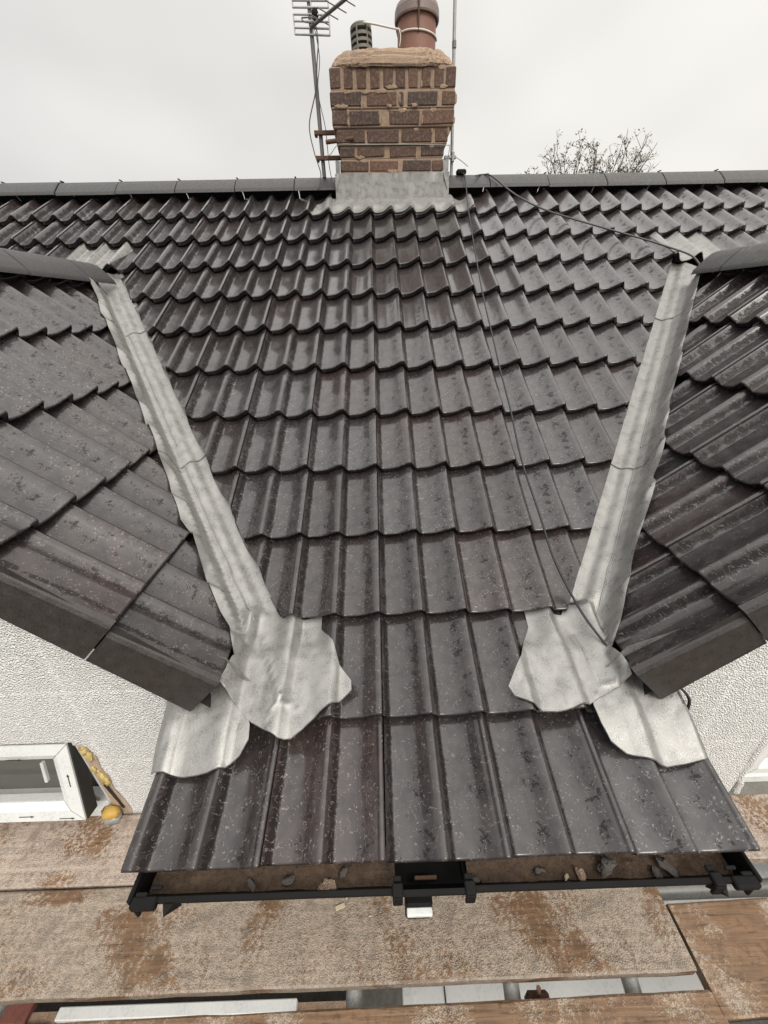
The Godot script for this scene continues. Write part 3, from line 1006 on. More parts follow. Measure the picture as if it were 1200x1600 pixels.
func build_walls() -> void:
	# the front wall with its two window openings, up to the gables' slopes
	var mb := MB.new()
	var z := WALL_Z
	var under := 0.115
	for side in [-1, 1]:
		var rx := -1.69 if side < 0 else 1.968
		var inner := -0.45 if side < 0 else 0.735
		var outer: float = rx + side * 1.4
		var wi := -1.05 if side < 0 else 1.405       # inner edge of the opening
		var wo: float = -2.15 if side < 0 else 2.6
		var ytop := gable_y(side, rx) - under
		var yo := ytop - 1.372
		var y_in := gable_y(side, inner) - under
		var wt := -0.15 if side < 0 else 0.18
		var wb := -0.63
		var zz := func(p: Vector2) -> Vector3: return Vector3(p.x, p.y, z)
		var y_wi := gable_y(side, wi) - under
		var y_wo := ytop - absf(wo - rx) * GRAD
		# inner strip
		mb.flat(zz.call(Vector2(inner, -5.2)), zz.call(Vector2(wi, -5.2)), zz.call(Vector2(wi, y_wi)), zz.call(Vector2(inner, y_in)), Vector3(0, 0, 1))
		# above the window
		mb.flat(zz.call(Vector2(wi, wt)), zz.call(Vector2(rx, wt)), zz.call(Vector2(rx, ytop)), zz.call(Vector2(wi, y_wi)), Vector3(0, 0, 1))
		mb.flat(zz.call(Vector2(rx, wt)), zz.call(Vector2(wo, wt)), zz.call(Vector2(wo, y_wo)), zz.call(Vector2(rx, ytop)), Vector3(0, 0, 1))
		mb.flat(zz.call(Vector2(wi, -5.2)), zz.call(Vector2(wo, -5.2)), zz.call(Vector2(wo, wb)), zz.call(Vector2(wi, wb)), Vector3(0, 0, 1))
		mb.flat(zz.call(Vector2(wo, -5.2)), zz.call(Vector2(outer, -5.2)), zz.call(Vector2(outer, yo)), zz.call(Vector2(wo, y_wo)), Vector3(0, 0, 1))
		# reveals
		var dp := Vector3(0, 0, -0.12)
		for e in [[Vector2(wi, wb), Vector2(wi, wt), Vector3(side, 0, 0)], [Vector2(wo, wb), Vector2(wo, wt), Vector3(-side, 0, 0)], [Vector2(wi, wt), Vector2(wo, wt), Vector3(0, -1, 0)], [Vector2(wi, wb), Vector2(wo, wb), Vector3(0, 1, 0)]]:
			var a: Vector3 = zz.call(e[0])
			var b: Vector3 = zz.call(e[1])
			mb.flat(a, b, b + dp, a + dp, e[2])
		# side wall of the house
		mb.flat(Vector3(outer, -5.2, z), Vector3(outer, yo, z), Vector3(outer, yo, -6.9), Vector3(outer, -5.2, -6.9), Vector3(side, 0, 0))
	# between the gables, under the eave
	mb.flat(Vector3(-0.45, -5.2, z), Vector3(0.735, -5.2, z), Vector3(0.735, 0.06, z), Vector3(-0.45, 0.06, z), Vector3(0, 0, 1))
	var wall := node_mesh("front_wall", mb, M.render, house)
	wall.set_meta("label", "white roughcast wall under the gables")
	# cheeks, fascia and soffit that carry the projecting eave
	var fa := MB.new()
	cbox(fa, Vector3(0.139, -0.115, -0.10), Vector3(0.735, 0.075, 0.009), 0.002)
	node_mesh("fascia", fa, M.black_dull, house)
	var so := MB.new()
	cbox(so, Vector3(0.139, -0.19, -0.262), Vector3(0.735, 0.006, 0.152), 0.002)
	node_mesh("soffit", so, M.upvc, house)
	for x in [-0.596, 0.874]:
		var c := MB.new()
		for w in [-0.006, 0.006]:
			mb_cheek(c, x + w, signf(w))
		node_mesh("eave_cheek", c, M.black_dull, house)

func mb_cheek(c: MB, x: float, s: float) -> void:
	c.flat(Vector3(x, -0.185, -0.10), Vector3(x, -0.185, -0.418), Vector3(x, main_y(-0.418) - 0.075, -0.418), Vector3(x, main_y(-0.10) - 0.07, -0.10), Vector3(s, 0, 0))

func build_valleys() -> void:
	for side in [-1, 1]:
		var v := Node3D.new()
		v.name = "lead_valley"
		house.add_child(v, true)
		v.set_meta("label", "pale grey lead valley lining")
		# plan edges of the visible lead at a depth z of its crease
		var gw := 0.155 if side < 0 else 0.108
		var z_top := -2.56 if side < 0 else -2.54
		var laps := [z_top, -2.06, -1.30, -0.50] if side < 0 else [z_top, -2.07, -1.21, -0.50]
		for s in 3:
			var za: float = laps[s] - (0.10 if s > 0 else 0.0)
			var zb: float = laps[s + 1]
			var p := []
			var n := int((zb - za) / 0.05) + 1
			# main side going down, gable side coming back
			for i in n + 1:
				var z := lerpf(za, zb, float(i) / n)
				p.append(Vector2(crease_x(side, z) - side * 0.135, z))
			var q := []
			for i in n + 1:
				var z := lerpf(za, zb, float(i) / n)
				var x := crease_x(side, z)
				var g := gw + 0.03 * sm(-1.4, -0.8, z) + (wob.get_noise_1d(z * 7.0 + side) * 0.022 if side < 0 else wob.get_noise_1d(z * 4.0 + 9.0) * 0.010)
				q.append(Vector2(x, minf(z + g, VERGE_Z + 0.0)))
			q.reverse()
			if s == 2:
				# foot: worked over the tiles of the second course
				p.clear()
				for i in n + 1:
					var z := lerpf(za, -0.62, float(i) / n)
					p.append(Vector2(crease_x(side, z) - side * 0.135, z))
				q.clear()
				for i in n + 1:
					var z := lerpf(za, -1.05, float(i) / n)
					var g := gw + 0.03 * sm(-1.4, -0.8, z) + wob.get_noise_1d(z * 7.0 + side) * 0.018
					q.append(Vector2(crease_x(side, z), z + g))
				q.append_array([Vector2(-0.677, -0.816), Vector2(-0.599, -0.679), Vector2(-0.532, -0.587), Vector2(-0.494, -0.548), Vector2(-0.478, -0.515), Vector2(-0.452, -0.45)] if side < 0 else [Vector2(0.955, -0.76), Vector2(0.928, -0.722), Vector2(0.872, -0.633), Vector2(0.828, -0.564), Vector2(0.779, -0.496), Vector2(0.742, -0.45)])
				q.reverse()
				var foot: Array
				if side < 0:
					foot = [Vector2(-0.2, -0.64), Vector2(-0.2, -0.588), Vector2(-0.152, -0.521), Vector2(-0.127, -0.453), Vector2(-0.088, -0.405), Vector2(-0.086, -0.380), Vector2(-0.122, -0.346), Vector2(-0.177, -0.314), Vector2(-0.225, -0.276), Vector2(-0.256, -0.258), Vector2(-0.292, -0.254), Vector2(-0.328, -0.272), Vector2(-0.382, -0.302), Vector2(-0.430, -0.342), Vector2(-0.478, -0.372), Vector2(-0.462, -0.40)]
				else:
					foot = [Vector2(0.527, -0.64), Vector2(0.527, -0.581), Vector2(0.490, -0.52), Vector2(0.461, -0.459), Vector2(0.425, -0.41), Vector2(0.398, -0.373), Vector2(0.409, -0.345), Vector2(0.445, -0.32), Vector2(0.483, -0.305), Vector2(0.523, -0.299), Vector2(0.575, -0.306), Vector2(0.629, -0.319), Vector2(0.660, -0.334), Vector2(0.714, -0.352), Vector2(0.760, -0.362), Vector2(0.750, -0.40)]
				p.append_array(foot)
			var outline := PackedVector2Array(p)
			for e in q:
				outline.append(e)
			var lift := 0.006 * (2 - s)
			var hf := func(x: float, z: float) -> float: return valley_y(side, x, z) + lift
			lead_part("lead_sheet", sheet(outline, hf, 0.013), v)
			# welted fold that runs down the crease
			if s > 0:
				var pts := PackedVector3Array()
				var zz := za + 0.10
				while zz < minf(zb, -0.60):
					var xx: float = crease_x(side, zz) - side * 0.006 + wob.get_noise_1d(zz * 9.0) * 0.006
					pts.append(Vector3(xx, valley_y(side, xx, zz) + lift + 0.002, zz))
					zz += 0.03
				var f := MB.new()
				tube(f, pts, 0.0028, 6)
				lead_part("lead_fold", f, v)
		# the apron at the foot, over the eave course and up the wall
		var ap: Array
		if side < 0:
			ap = [Vector2(-0.664, -0.418), Vector2(-0.45, -0.418), Vector2(-0.40, -0.33), Vector2(-0.380, -0.295), Vector2(-0.377, -0.262), Vector2(-0.396, -0.228), Vector2(-0.43, -0.203), Vector2(-0.475, -0.190), Vector2(-0.54, -0.188), Vector2(-0.634, -0.197)]
		else:
			ap = [Vector2(0.945, -0.418), Vector2(0.70, -0.418), Vector2(0.650, -0.35), Vector2(0.641, -0.32), Vector2(0.644, -0.274), Vector2(0.656, -0.234), Vector2(0.69, -0.206), Vector2(0.744, -0.189), Vector2(0.79, -0.177), Vector2(0.845, -0.181), Vector2(0.912, -0.186)]
		var hfa := func(x: float, z: float) -> float:
			var y := over_main(x, z, 0.34) + 0.002
			y += sm(-0.36, -0.418, z) * 0.04 * (sm(-0.50, -0.58, x) if side < 0 else sm(0.80, 0.88, x))
			var out := maxf(0.0, (-0.620 - x) if side < 0 else (x - 0.900))
			y -= out * 0.8
			return y + absf(wob.get_noise_2d(x * 6.0, z * 6.0)) * 0.006 + wob.get_noise_2d(x * 30.0, z * 30.0) * 0.0005
		lead_part("lead_apron", sheet(PackedVector2Array(ap), hfa, 0.012), house)
		# upstand against the wall
		var up := MB.new()
		var pl := [Vector2(-0.668, 0.13), Vector2(-0.40, 0.13), Vector2(-0.46, 0.24), Vector2(-0.60, 0.30), Vector2(-0.722, 0.19), Vector2(-0.70, 0.16)] if side < 0 else [Vector2(0.955, 0.13), Vector2(0.70, 0.13), Vector2(0.76, 0.24), Vector2(0.93, 0.32), Vector2(1.036, 0.178), Vector2(1.012, 0.10)]
		for i in range(1, pl.size() - 1):
			var nn := Vector3(0, 0, 1)
			var a := Vector3(pl[0].x, pl[0].y, WALL_Z + 0.006); var b := Vector3(pl[i].x, pl[i].y, WALL_Z + 0.006); var c := Vector3(pl[i + 1].x, pl[i + 1].y, WALL_Z + 0.006)
			up.tri(a, b, c, nn, nn, nn)
		lead_part("lead_upstand", up, house)
		# saddle over the tiles where the gable ridge runs into the slope
		var sx := -1.640 if side < 0 else 1.935
		var sw: float = side * 0.30
		var zs0 := -rows[9].y + 0.012
		var zs1 := -rows[10].y - 0.012
		var hs := func(x: float, z: float) -> float:
			var zc := clampf(z, -rows[10].y + 0.001, -rows[9].y - 0.0005)
			return main_tile_y(x, zc, 0.97) + (zc - z) * 0.657 + 0.006 + wob.get_noise_2d(x * 20.0, z * 20.0) * 0.001
		var so := PackedVector2Array([Vector2(sx, zs0), Vector2(sx + sw, zs0), Vector2(sx + sw, zs1), Vector2(sx - side * 0.02, zs1)])
		lead_part("lead_saddle", sheet(so, hs, 0.0125), house)

func build_chimney() -> void:
	var st := Node3D.new()
	st.name = "chimney_stack"
	house.add_child(st)
	st.set_meta("label", "corbelled brick chimney stack with sandy mortar")
	var zf := -3.2066
	var depth := 0.56
	# courses: y0, y1, x0, x1, how far they stand proud
	var cs := [[2.060, 2.140, -0.206, 0.537, 0.0], [2.140, 2.214, -0.206, 0.537, 0.0], [2.214, 2.303, -0.222, 0.562, 0.012], [2.303, 2.397, -0.244, 0.596, 0.026], [2.397, 2.489, -0.250, 0.600, 0.032], [2.489, 2.602, -0.246, 0.596, 0.028]]
	var lay := [
		[[375, 500], [507, 632], [652, 778], [783, 833]],
		[[350, 420], [432, 558], [583, 708], [728, 835]],
		[[362, 490], [500, 643], [655, 793], [808, 866]],
		[[333, 405], [412, 548], [592, 730], [742, 887]],
		[[330, 470], [493, 625], [640, 657], [675, 808], [828, 889]],
		[[330, 378], [393, 432], [450, 492], [510, 552], [568, 610], [622, 665], [678, 720], [737, 778], [793, 835], [845, 889]]]
	# mortar body
	var body := MB.new()
	cbox(body, Vector3(0.1655, 1.97, zf - depth / 2.0), Vector3(0.372, 0.09, depth / 2.0), 0.0)
	for c in cs:
		var p: float = c[4]
		cbox(body, Vector3((c[2] + c[3]) / 2.0, (c[0] + c[1]) / 2.0, zf - depth / 2.0), Vector3((c[3] - c[2]) / 2.0 - 0.006, (c[1] - c[0]) / 2.0 + 0.0005, depth / 2.0 + p - 0.006), 0.004)
	node_mesh("mortar", body, M.mortar, st)
	for i in 6:
		var c: Array = cs[i]
		var xs: float = (c[3] - c[2]) / (lay[i][-1][1] - lay[i][0][0])
		var jy := 0.010 if i < 5 else 0.006
		for b in lay[i]:
			var x0: float = c[2] + (b[0] - lay[i][0][0]) * xs
			var x1: float = c[2] + (b[1] - lay[i][0][0]) * xs
			var h := Vector3((x1 - x0) / 2.0, (c[1] - c[0]) / 2.0 - jy, 0.05)
			brick(st, Vector3((x0 + x1) / 2.0, (c[0] + c[1]) / 2.0 + rng.randf_range(-0.002, 0.002), zf + c[4] - 0.05 + rng.randf_range(-0.001, 0.002)), h)
		# the sides
		for s in [-1, 1]:
			var nz := 3 if i < 5 else 8
			var ln := (depth - 0.11) / nz
			for k in nz:
				var zc: float = zf - 0.106 - ln * (k + 0.5)
				var xx: float = c[3] - 0.05 if s > 0 else c[2] + 0.05
				brick(st, Vector3(xx + s * rng.randf_range(-0.001, 0.002), (c[0] + c[1]) / 2.0, zc), Vector3(0.05, (c[1] - c[0]) / 2.0 - jy, ln / 2.0 - 0.006))
	# mortar left smeared over the joints
	var smear := MB.new()
	for k in 34:
		var ci := rng.randi_range(0, 5)
		var c: Array = cs[ci]
		var bl: Array = lay[ci][rng.randi_range(0, lay[ci].size() - 1)]
		var xs: float = (c[3] - c[2]) / (lay[ci][-1][1] - lay[ci][0][0])
		var ex: float = c[2] + (bl[rng.randi_range(0, 1)] - lay[ci][0][0]) * xs
		var p := Vector3(ex, rng.randf_range(c[0] + 0.012, c[1] - 0.012), zf + c[4] + 0.001)
		var st_ := Vector3(0.7, rng.randf_range(1.2, 2.6), 0.10)
		if rng.randf() < 0.55:
			p.x = rng.randf_range(c[2] + 0.03, c[3] - 0.03)
			p.y = c[0] + (0.011 if rng.randf() < 0.5 else c[1] - c[0] - 0.011)
			st_ = Vector3(rng.randf_range(1.6, 4.0), 0.8, 0.10)
		if k == 0:
			p = Vector3(0.075, 2.35, zf + 0.024)
			st_ = Vector3(1.9, 2.6, 0.14)
		var one := MB.new()
		blob(one, rng.randf_range(0.008, 0.013), 500 + k, st_, 0.9)
		smear.add(one, Transform3D(Basis.IDENTITY, p))
	var smn := node_mesh("mortar_smears", smear, M.mortar, st)
	smn.set_meta("kind", "stuff")
	# flaunching
	var fl := MB.new()
	var c0 := Vector2(0.175, zf - 0.27)
	var rings := [[0.004, 2.596, 0.004], [-0.003, 2.610, 0.006], [0.008, 2.638, 0.010], [0.024, 2.668, 0.012], [0.050, 2.695, 0.014], [0.085, 2.713, 0.016], [0.14, 2.724, 0.016], [0.20, 2.731, 0.014], [0.26, 2.736, 0.012]]
	var nseg := 144
	var ring := func(r: Array) -> PackedVector3Array:
		var out := PackedVector3Array()
		for k in nseg:
			var a := TAU * k / nseg
			var hx: float = 0.421 - r[0]
			var hz: float = 0.31 - r[0] * 0.95
			var e := 0.32
			var px := signf(cos(a)) * pow(absf(cos(a)), e + r[0] * 1.6) * hx
			var pz := signf(sin(a)) * pow(absf(sin(a)), e + r[0] * 1.6) * hz
			var p := Vector3(c0.x + px, r[1], c0.y + pz)
			p.y += wob.get_noise_3d(p.x * 12.0, r[1] * 9.0, p.z * 12.0) * r[2] * 0.5
			p += Vector3(wob.get_noise_3d(p.x * 20.0, p.y * 20.0, 1.0), 0, wob.get_noise_3d(p.x * 20.0, p.y * 20.0, 5.0)) * r[2] * 0.25
			p += Vector3(wob_fine.get_noise_3d(p.x, p.y, 0.1), wob_fine.get_noise_3d(p.x, p.z, 0.5), wob_fine.get_noise_3d(p.x, p.y, 0.9)) * 0.006
			out.append(p)
		return out
	var fine_rings := []
	for i in rings.size() - 1:
		for k in 3:
			var f := k / 3.0
			fine_rings.append([lerpf(rings[i][0], rings[i + 1][0], f), lerpf(rings[i][1], rings[i + 1][1], f), lerpf(rings[i][2], rings[i + 1][2], f)])
	fine_rings.append(rings[-1])
	rings = fine_rings
	var prev: PackedVector3Array = ring.call(rings[0])
	for i in range(1, rings.size()):
		var cur: PackedVector3Array = ring.call(rings[i])
		for k in nseg:
			var k2 := (k + 1) % nseg
			fl.flat(prev[k], prev[k2], cur[k2], cur[k], Vector3(prev[k].x - c0.x, 0.35, prev[k].z - c0.y))
		prev = cur
	var mid := Vector3(c0.x, 2.738, c0.y)
	for k in nseg:
		fl.flat(mid, prev[k], prev[(k + 1) % nseg], mid, Vector3.UP)
	node_mesh("flaunching", fl, M.flaunch, st)
	# big clay pot under a rain hood
	var pot := MB.new()
	var pc := Vector3(0.353, 2.70, -3.457)
	lathe(pot, [Vector2(0.135, 0.0), Vector2(0.132, 0.05), Vector2(0.131, 0.27), Vector2(0.120, 0.275), Vector2(0.118, 0.20)], pc, 40)
	var pn := node_mesh("chimney_pot", pot, M.terracotta, st)
	pn.set_meta("label", "round clay pot with domed hood")
	var hood := MB.new()
	lathe(hood, [Vector2(0.136, 0.215), Vector2(0.149, 0.213), Vector2(0.152, 0.222), Vector2(0.150, 0.262), Vector2(0.142, 0.285), Vector2(0.120, 0.305), Vector2(0.07, 0.322), Vector2(0.0, 0.327)], pc, 40)
	node_mesh("pot_hood", hood, M.pot_cap, st)
	for a in [PI * 0.5, PI * 1.17, PI * 1.83]:
		var sp := MB.new()
		var e := Vector3(cos(a), 0, sin(a))
		tube(sp, PackedVector3Array([pc + e * 0.154 + Vector3(0, 0.262, 0), pc + e * 0.154 + Vector3(0, 0.215, 0), pc + e * 0.139 + Vector3(0, 0.17, 0), pc + e * 0.136 + Vector3(0, 0.12, 0)]), 0.006, 8)
		node_mesh("hood_strap", sp, M.rust, st)
		var bo := MB.new()
		lathe(bo, [Vector2(0.0, 0.0), Vector2(0.010, 0.0), Vector2(0.010, 0.006), Vector2(0.0, 0.008)], Vector3.ZERO, 8)
		var bn := node_mesh("hood_bolt", bo, M.alu, st)
		bn.transform = Transform3D(Basis(Quaternion(Vector3.UP, e)), pc + e * 0.156 + Vector3(0, 0.255, 0))
	# slotted flue terminal
	var tc := Vector3(-0.022, 2.70, -3.45)
	var lean := Basis(Vector3(0, 0, 1), 0.05)
	var te := MB.new()
	lathe(te, [Vector2(0.072, 0.0), Vector2(0.072, 0.058), Vector2(0.058, 0.060)], tc, 28, lean)
	lathe(te, [Vector2(0.040, 0.176), Vector2(0.071, 0.178), Vector2(0.072, 0.196), Vector2(0.060, 0.205), Vector2(0.0, 0.207)], tc, 28, lean)
	var tn := node_mesh("flue_terminal", te, M.terminal, st)
	tn.set_meta("label", "small grey slotted flue terminal")
	var liner := MB.new()
	lathe(liner, [Vector2(0.050, 0.05), Vector2(0.050, 0.178)], tc, 28, lean)
	node_mesh("flue_liner", liner, M.rust, st)
	for k in 3:
		var rg := MB.new()
		var y := 0.082 + k * 0.032
		lathe(rg, [Vector2(0.052, y - 0.004), Vector2(0.0725, y - 0.006), Vector2(0.0725, y + 0.010), Vector2(0.052, y + 0.012)], tc, 28, lean)
		node_mesh("louvre", rg, M.terminal, st)
	for k in 6:
		var rb := MB.new()
		var a := TAU * k / 6.0 + 0.95
		var e := Vector3(cos(a), 0, sin(a)) * 0.069
		tube(rb, PackedVector3Array([tc + lean * (e + Vector3(0, 0.05, 0)), tc + lean * (e + Vector3(0, 0.185, 0))]), 0.006, 6)
		node_mesh("louvre_post", rb, M.terminal, st)
	# lead round the foot of the stack
	var front := MB.new()
	var nx := 40
	for i in nx:
		var xa := lerpf(-0.248, 0.583, float(i) / nx)
		var xb := lerpf(-0.248, 0.583, float(i + 1) / nx)
		var f := func(x: float, y: float) -> Vector3: return Vector3(x, y, zf + 0.016 + wob.get_noise_2d(x * 9.0, y * 9.0) * 0.005)
		front.flat(f.call(xa, 1.89), f.call(xb, 1.89), f.call(xb, 2.0), f.call(xa, 2.0), Vector3(0, 0, 1))
		var t0 := 2.058 + wob.get_noise_1d(xa * 14.0) * 0.003
		var t1 := 2.058 + wob.get_noise_1d(xb * 14.0) * 0.003
		front.flat(f.call(xa, 2.0), f.call(xb, 2.0), f.call(xb, t1), f.call(xa, t0), Vector3(0, 0, 1))
		front.flat(f.call(xa, t0), f.call(xb, t1), f.call(xb, t1) + Vector3(0, 0, -0.022), f.call(xa, t0) + Vector3(0, 0, -0.022), Vector3(0, 1, 0))
	lead_part("lead_front_flashing", front, st)
	for s in [-1, 1]:
		var sd := MB.new()
		var x: float = -0.240 if s < 0 else 0.575
		var xi: float = -0.208 if s < 0 else 0.540
		# return on the front face, folded round the corner
		sd.flat(Vector3(x, 1.95, zf + 0.023), Vector3(xi, 2.04, zf + 0.025), Vector3(xi, 2.125, zf + 0.004), Vector3(x, 2.136, zf + 0.004), Vector3(0, 0, 1))
		sd.flat(Vector3(x, 1.93, zf + 0.016), Vector3(x, 2.136, zf + 0.004), Vector3(x, 2.20, zf - 0.25), Vector3(x, 2.0, zf - 0.25), Vector3(s, 0, 0))
		sd.flat(Vector3(x, 2.136, zf + 0.004), Vector3(xi, 2.125, zf + 0.004), Vector3(xi, 2.19, zf - 0.25), Vector3(x, 2.20, zf - 0.25), Vector3(0, 1, 0))
		lead_part("lead_side_flashing", sd, st)
	var apo := PackedVector2Array([Vector2(-0.43, -3.048), Vector2(0.748, -3.048), Vector2(0.775, -3.24), Vector2(0.59, -3.25), Vector2(0.575, -3.196), Vector2(-0.24, -3.196), Vector2(-0.25, -3.25), Vector2(-0.40, -3.235)])
	var hfc := func(x: float, z: float) -> float:
		var mid_ := sm(-0.36, -0.22, x) * (1.0 - sm(0.57, 0.70, x))
		var amp := lerpf(0.93, lerpf(0.8, 0.12, sm(-3.05, -3.115, z)), mid_)
		return main_tile_y(x, minf(z, -rows[11].y - 0.001), amp) + 0.008 + wob.get_noise_2d(x * 18.0, z * 18.0) * 0.0015
	lead_part("lead_chimney_apron", sheet(apo, hfc, 0.0125), st)

func brick(parent: Node3D, c: Vector3, h: Vector3) -> void:
	var mb := MB.new()
	cbox(mb, Vector3.ZERO, h, 0.005)
	# knock the arrises about
	for i in mb.v.size():
		var p := mb.v[i]
		mb.v[i] = p + Vector3(wob.get_noise_3d((c.x + p.x) * 31.0, (c.y + p.y) * 31.0, 2.0), wob.get_noise_3d((c.x + p.x) * 31.0, (c.y + p.y) * 31.0, 8.0), 0) * 0.004
	var o := node_mesh("brick", mb, M.brick[rng.randi_range(0, 3)], parent)
	o.position = c
	o.rotation = Vector3(rng.randf_range(-0.012, 0.012), rng.randf_range(-0.008, 0.008), rng.randf_range(-0.012, 0.012))

func build_gutter() -> void:
	var g := Node3D.new()
	g.name = "gutter"
	house.add_child(g)
	g.set_meta("label", "black square gutter with muddy bottom under the eave")
	var x0 := -0.592
	var x1 := 0.895
	var zf := 0.030
	var zb := -0.086
	var yl := -0.062
	var yb := -0.128
	var t := 0.003
	var prof := [Vector2(zf + 0.006, yl - 0.010), Vector2(zf + 0.006, yl), Vector2(zf - 0.004, yl), Vector2(zf - 0.024, yb + 0.016), Vector2(zf - 0.034, yb), Vector2(zb + 0.012, yb), Vector2(zb, yb + 0.012), Vector2(zb, yl + 0.01), Vector2(zb - t, yl + 0.01), Vector2(zb - t, yb + 0.010), Vector2(zb + 0.011, yb - t), Vector2(zf - 0.033, yb - t), Vector2(zf - 0.021, yb + 0.015), Vector2(zf - 0.0005, yl - 0.006), Vector2(zf + 0.002, yl - 0.010)]
	# two lengths that stop at the running outlet
	for seg in [[x0, 0.040], [0.205, x1]]:
		var mb := MB.new()
		extrude_x(mb, prof, seg[0], seg[1])
		node_mesh("gutter_length", mb, M.black, g)
	# running outlet: a deeper box with a spigot
	var ou := MB.new()
	var po := []
	for p in prof:
		po.append(Vector2(p.x + (0.004 if p.x > 0.0 else -0.0025), p.y + (0.003 if p.y > -0.08 else -0.012)))
	extrude_x(ou, po, 0.034, 0.211)
	node_mesh("running_outlet", ou, M.black, g)
	var spg := MB.new()
	cbox(spg, Vector3(0.088, -0.18, 0.0), Vector3(0.034, 0.04, 0.034), 0.006)
	node_mesh("outlet_spigot", spg, M.black, g)
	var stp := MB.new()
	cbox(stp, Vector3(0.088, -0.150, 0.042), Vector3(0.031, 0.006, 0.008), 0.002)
	node_mesh("spigot_reflection", stp, M.upvc, g)  # pale pad put in for the reflection on the spigot
	var rib := MB.new()
	cbox(rib, Vector3(0.108, -0.118, -0.012), Vector3(0.028, 0.003, 0.004), 0.001)
	node_mesh("outlet_bar", rib, M.rust, g)
	# stop ends and brackets
	for x in [x0, x1]:
		var s := -1.0 if x < 0.0 else 1.0
		var e := MB.new()
		cbox(e, Vector3(x + s * 0.004, -0.094, -0.028), Vector3(0.005, 0.042, 0.066), 0.003)
		cbox(e, Vector3(x - s * 0.030, yl - 0.004, zf + 0.006), Vector3(0.030, 0.011, 0.012), 0.004)
		node_mesh("stop_end", e, M.black, g)
		for k in 2:
			var c := MB.new()
			cbox(c, Vector3(x - s * (0.022 + 0.03 * k), yl + 0.008, zf - 0.006 - 0.012 * k), Vector3(0.013, 0.005, 0.004), 0.002)
			node_mesh("clip", c, M.black_dull, g)
		var dt := MB.new()
		var bx: float = x - s * 0.085
		for q in [[-0.018, 0.018]]:
			var a := Vector3(bx + q[0], yl - 0.010, zf - 0.004); var b := Vector3(bx + q[1], yl - 0.010, zf - 0.004); var c2 := Vector3(bx + s * 0.006, yl - 0.02, zf + 0.026)
			dt.flat(a, b, c2, a, Vector3(0, 1, 0))
			dt.flat(a + Vector3(0, -0.04, 0), b + Vector3(0, -0.04, 0), c2, a + Vector3(0, -0.04, 0), Vector3(0, -1, 0))
			dt.flat(a, c2, a + Vector3(0, -0.04, 0), a, Vector3(-1, 0, 0))
			dt.flat(b, c2, b + Vector3(0, -0.04, 0), b, Vector3(1, 0, 0))
		node_mesh("bracket_tooth", dt, M.black, g)
	for x in [0.035, 0.208, 0.80]:
		var c := MB.new()
		cbox(c, Vector3(x, yl + 0.003, zf + 0.001), Vector3(0.013, 0.007, 0.013), 0.003)
		cbox(c, Vector3(x, yl - 0.018, zf + 0.012), Vector3(0.012, 0.018, 0.004), 0.002)
		node_mesh("clip", c, M.black_dull, g)
		var c2 := MB.new()
		cbox(c2, Vector3(x, yl - 0.002, zf - 0.022), Vector3(0.010, 0.004, 0.006), 0.002)
		node_mesh("clip", c2, M.black_dull, g)
	# mud and wet silt in the bottom
	for seg in [[x0 + 0.006, 0.030], [0.215, x1 - 0.006]]:
		var mu := MB.new()
		var nx := int((seg[1] - seg[0]) / 0.012)
		var hf := func(x: float, z: float) -> Vector3:
			return Vector3(x, yb + 0.006 + 0.010 * absf(wob.get_noise_2d(x * 11.0, z * 11.0)) + 0.010 * maxf(0.0, wob.get_noise_2d(x * 5.0 + 30.0, z * 9.0)), z)
		for i in nx:
			for j in 8:
				var xa := lerpf(seg[0], seg[1], float(i) / nx); var xb := lerpf(seg[0], seg[1], float(i + 1) / nx)
				var za := lerpf(zb + 0.002, zf - 0.0235, j / 8.0); var zc := lerpf(zb + 0.002, zf - 0.0235, (j + 1) / 8.0)
				mu.flat(hf.call(xa, za), hf.call(xb, za), hf.call(xb, zc), hf.call(xa, zc), Vector3.UP)
		var o := node_mesh("mud", mu, M.mud, g)
		o.set_meta("kind", "stuff")
	# lumps of dropped mortar
	var lumps := [[-0.14, 0.004, 0.016, "mortar"], [0.50, 0.0, 0.012, "mortar"], [0.57, -0.012, 0.028, "silt"], [0.72, -0.01, 0.024, "silt"], [-0.24, -0.006, 0.018, "silt"], [-0.10, -0.02, 0.016, "silt"], [0.40, -0.012, 0.014, "silt"], [0.462, 0.002, 0.006, "pale"], [0.69, 0.0, 0.014, "silt"], [0.235, 0.002, 0.012, "silt"], [-0.33, -0.004, 0.014, "silt"]]
	for i in lumps.size():
		var l: Array = lumps[i]
		var mb := MB.new()
		blob(mb, l[2] * (0.55 if l[3] == "silt" else 0.8), 300 + i, Vector3(1.6, 0.42, 0.9), 1.2)
		var mat: Material = M.mortar if l[3] == "mortar" else M.chip if l[3] == "pale" else M.silt
		var o := node_mesh("dropped_lump", mb, mat, g)
		o.position = Vector3(l[0], yb + 0.012 + l[2] * 0.5, l[1] - 0.004)
		o.rotation.y = rng.randf() * TAU

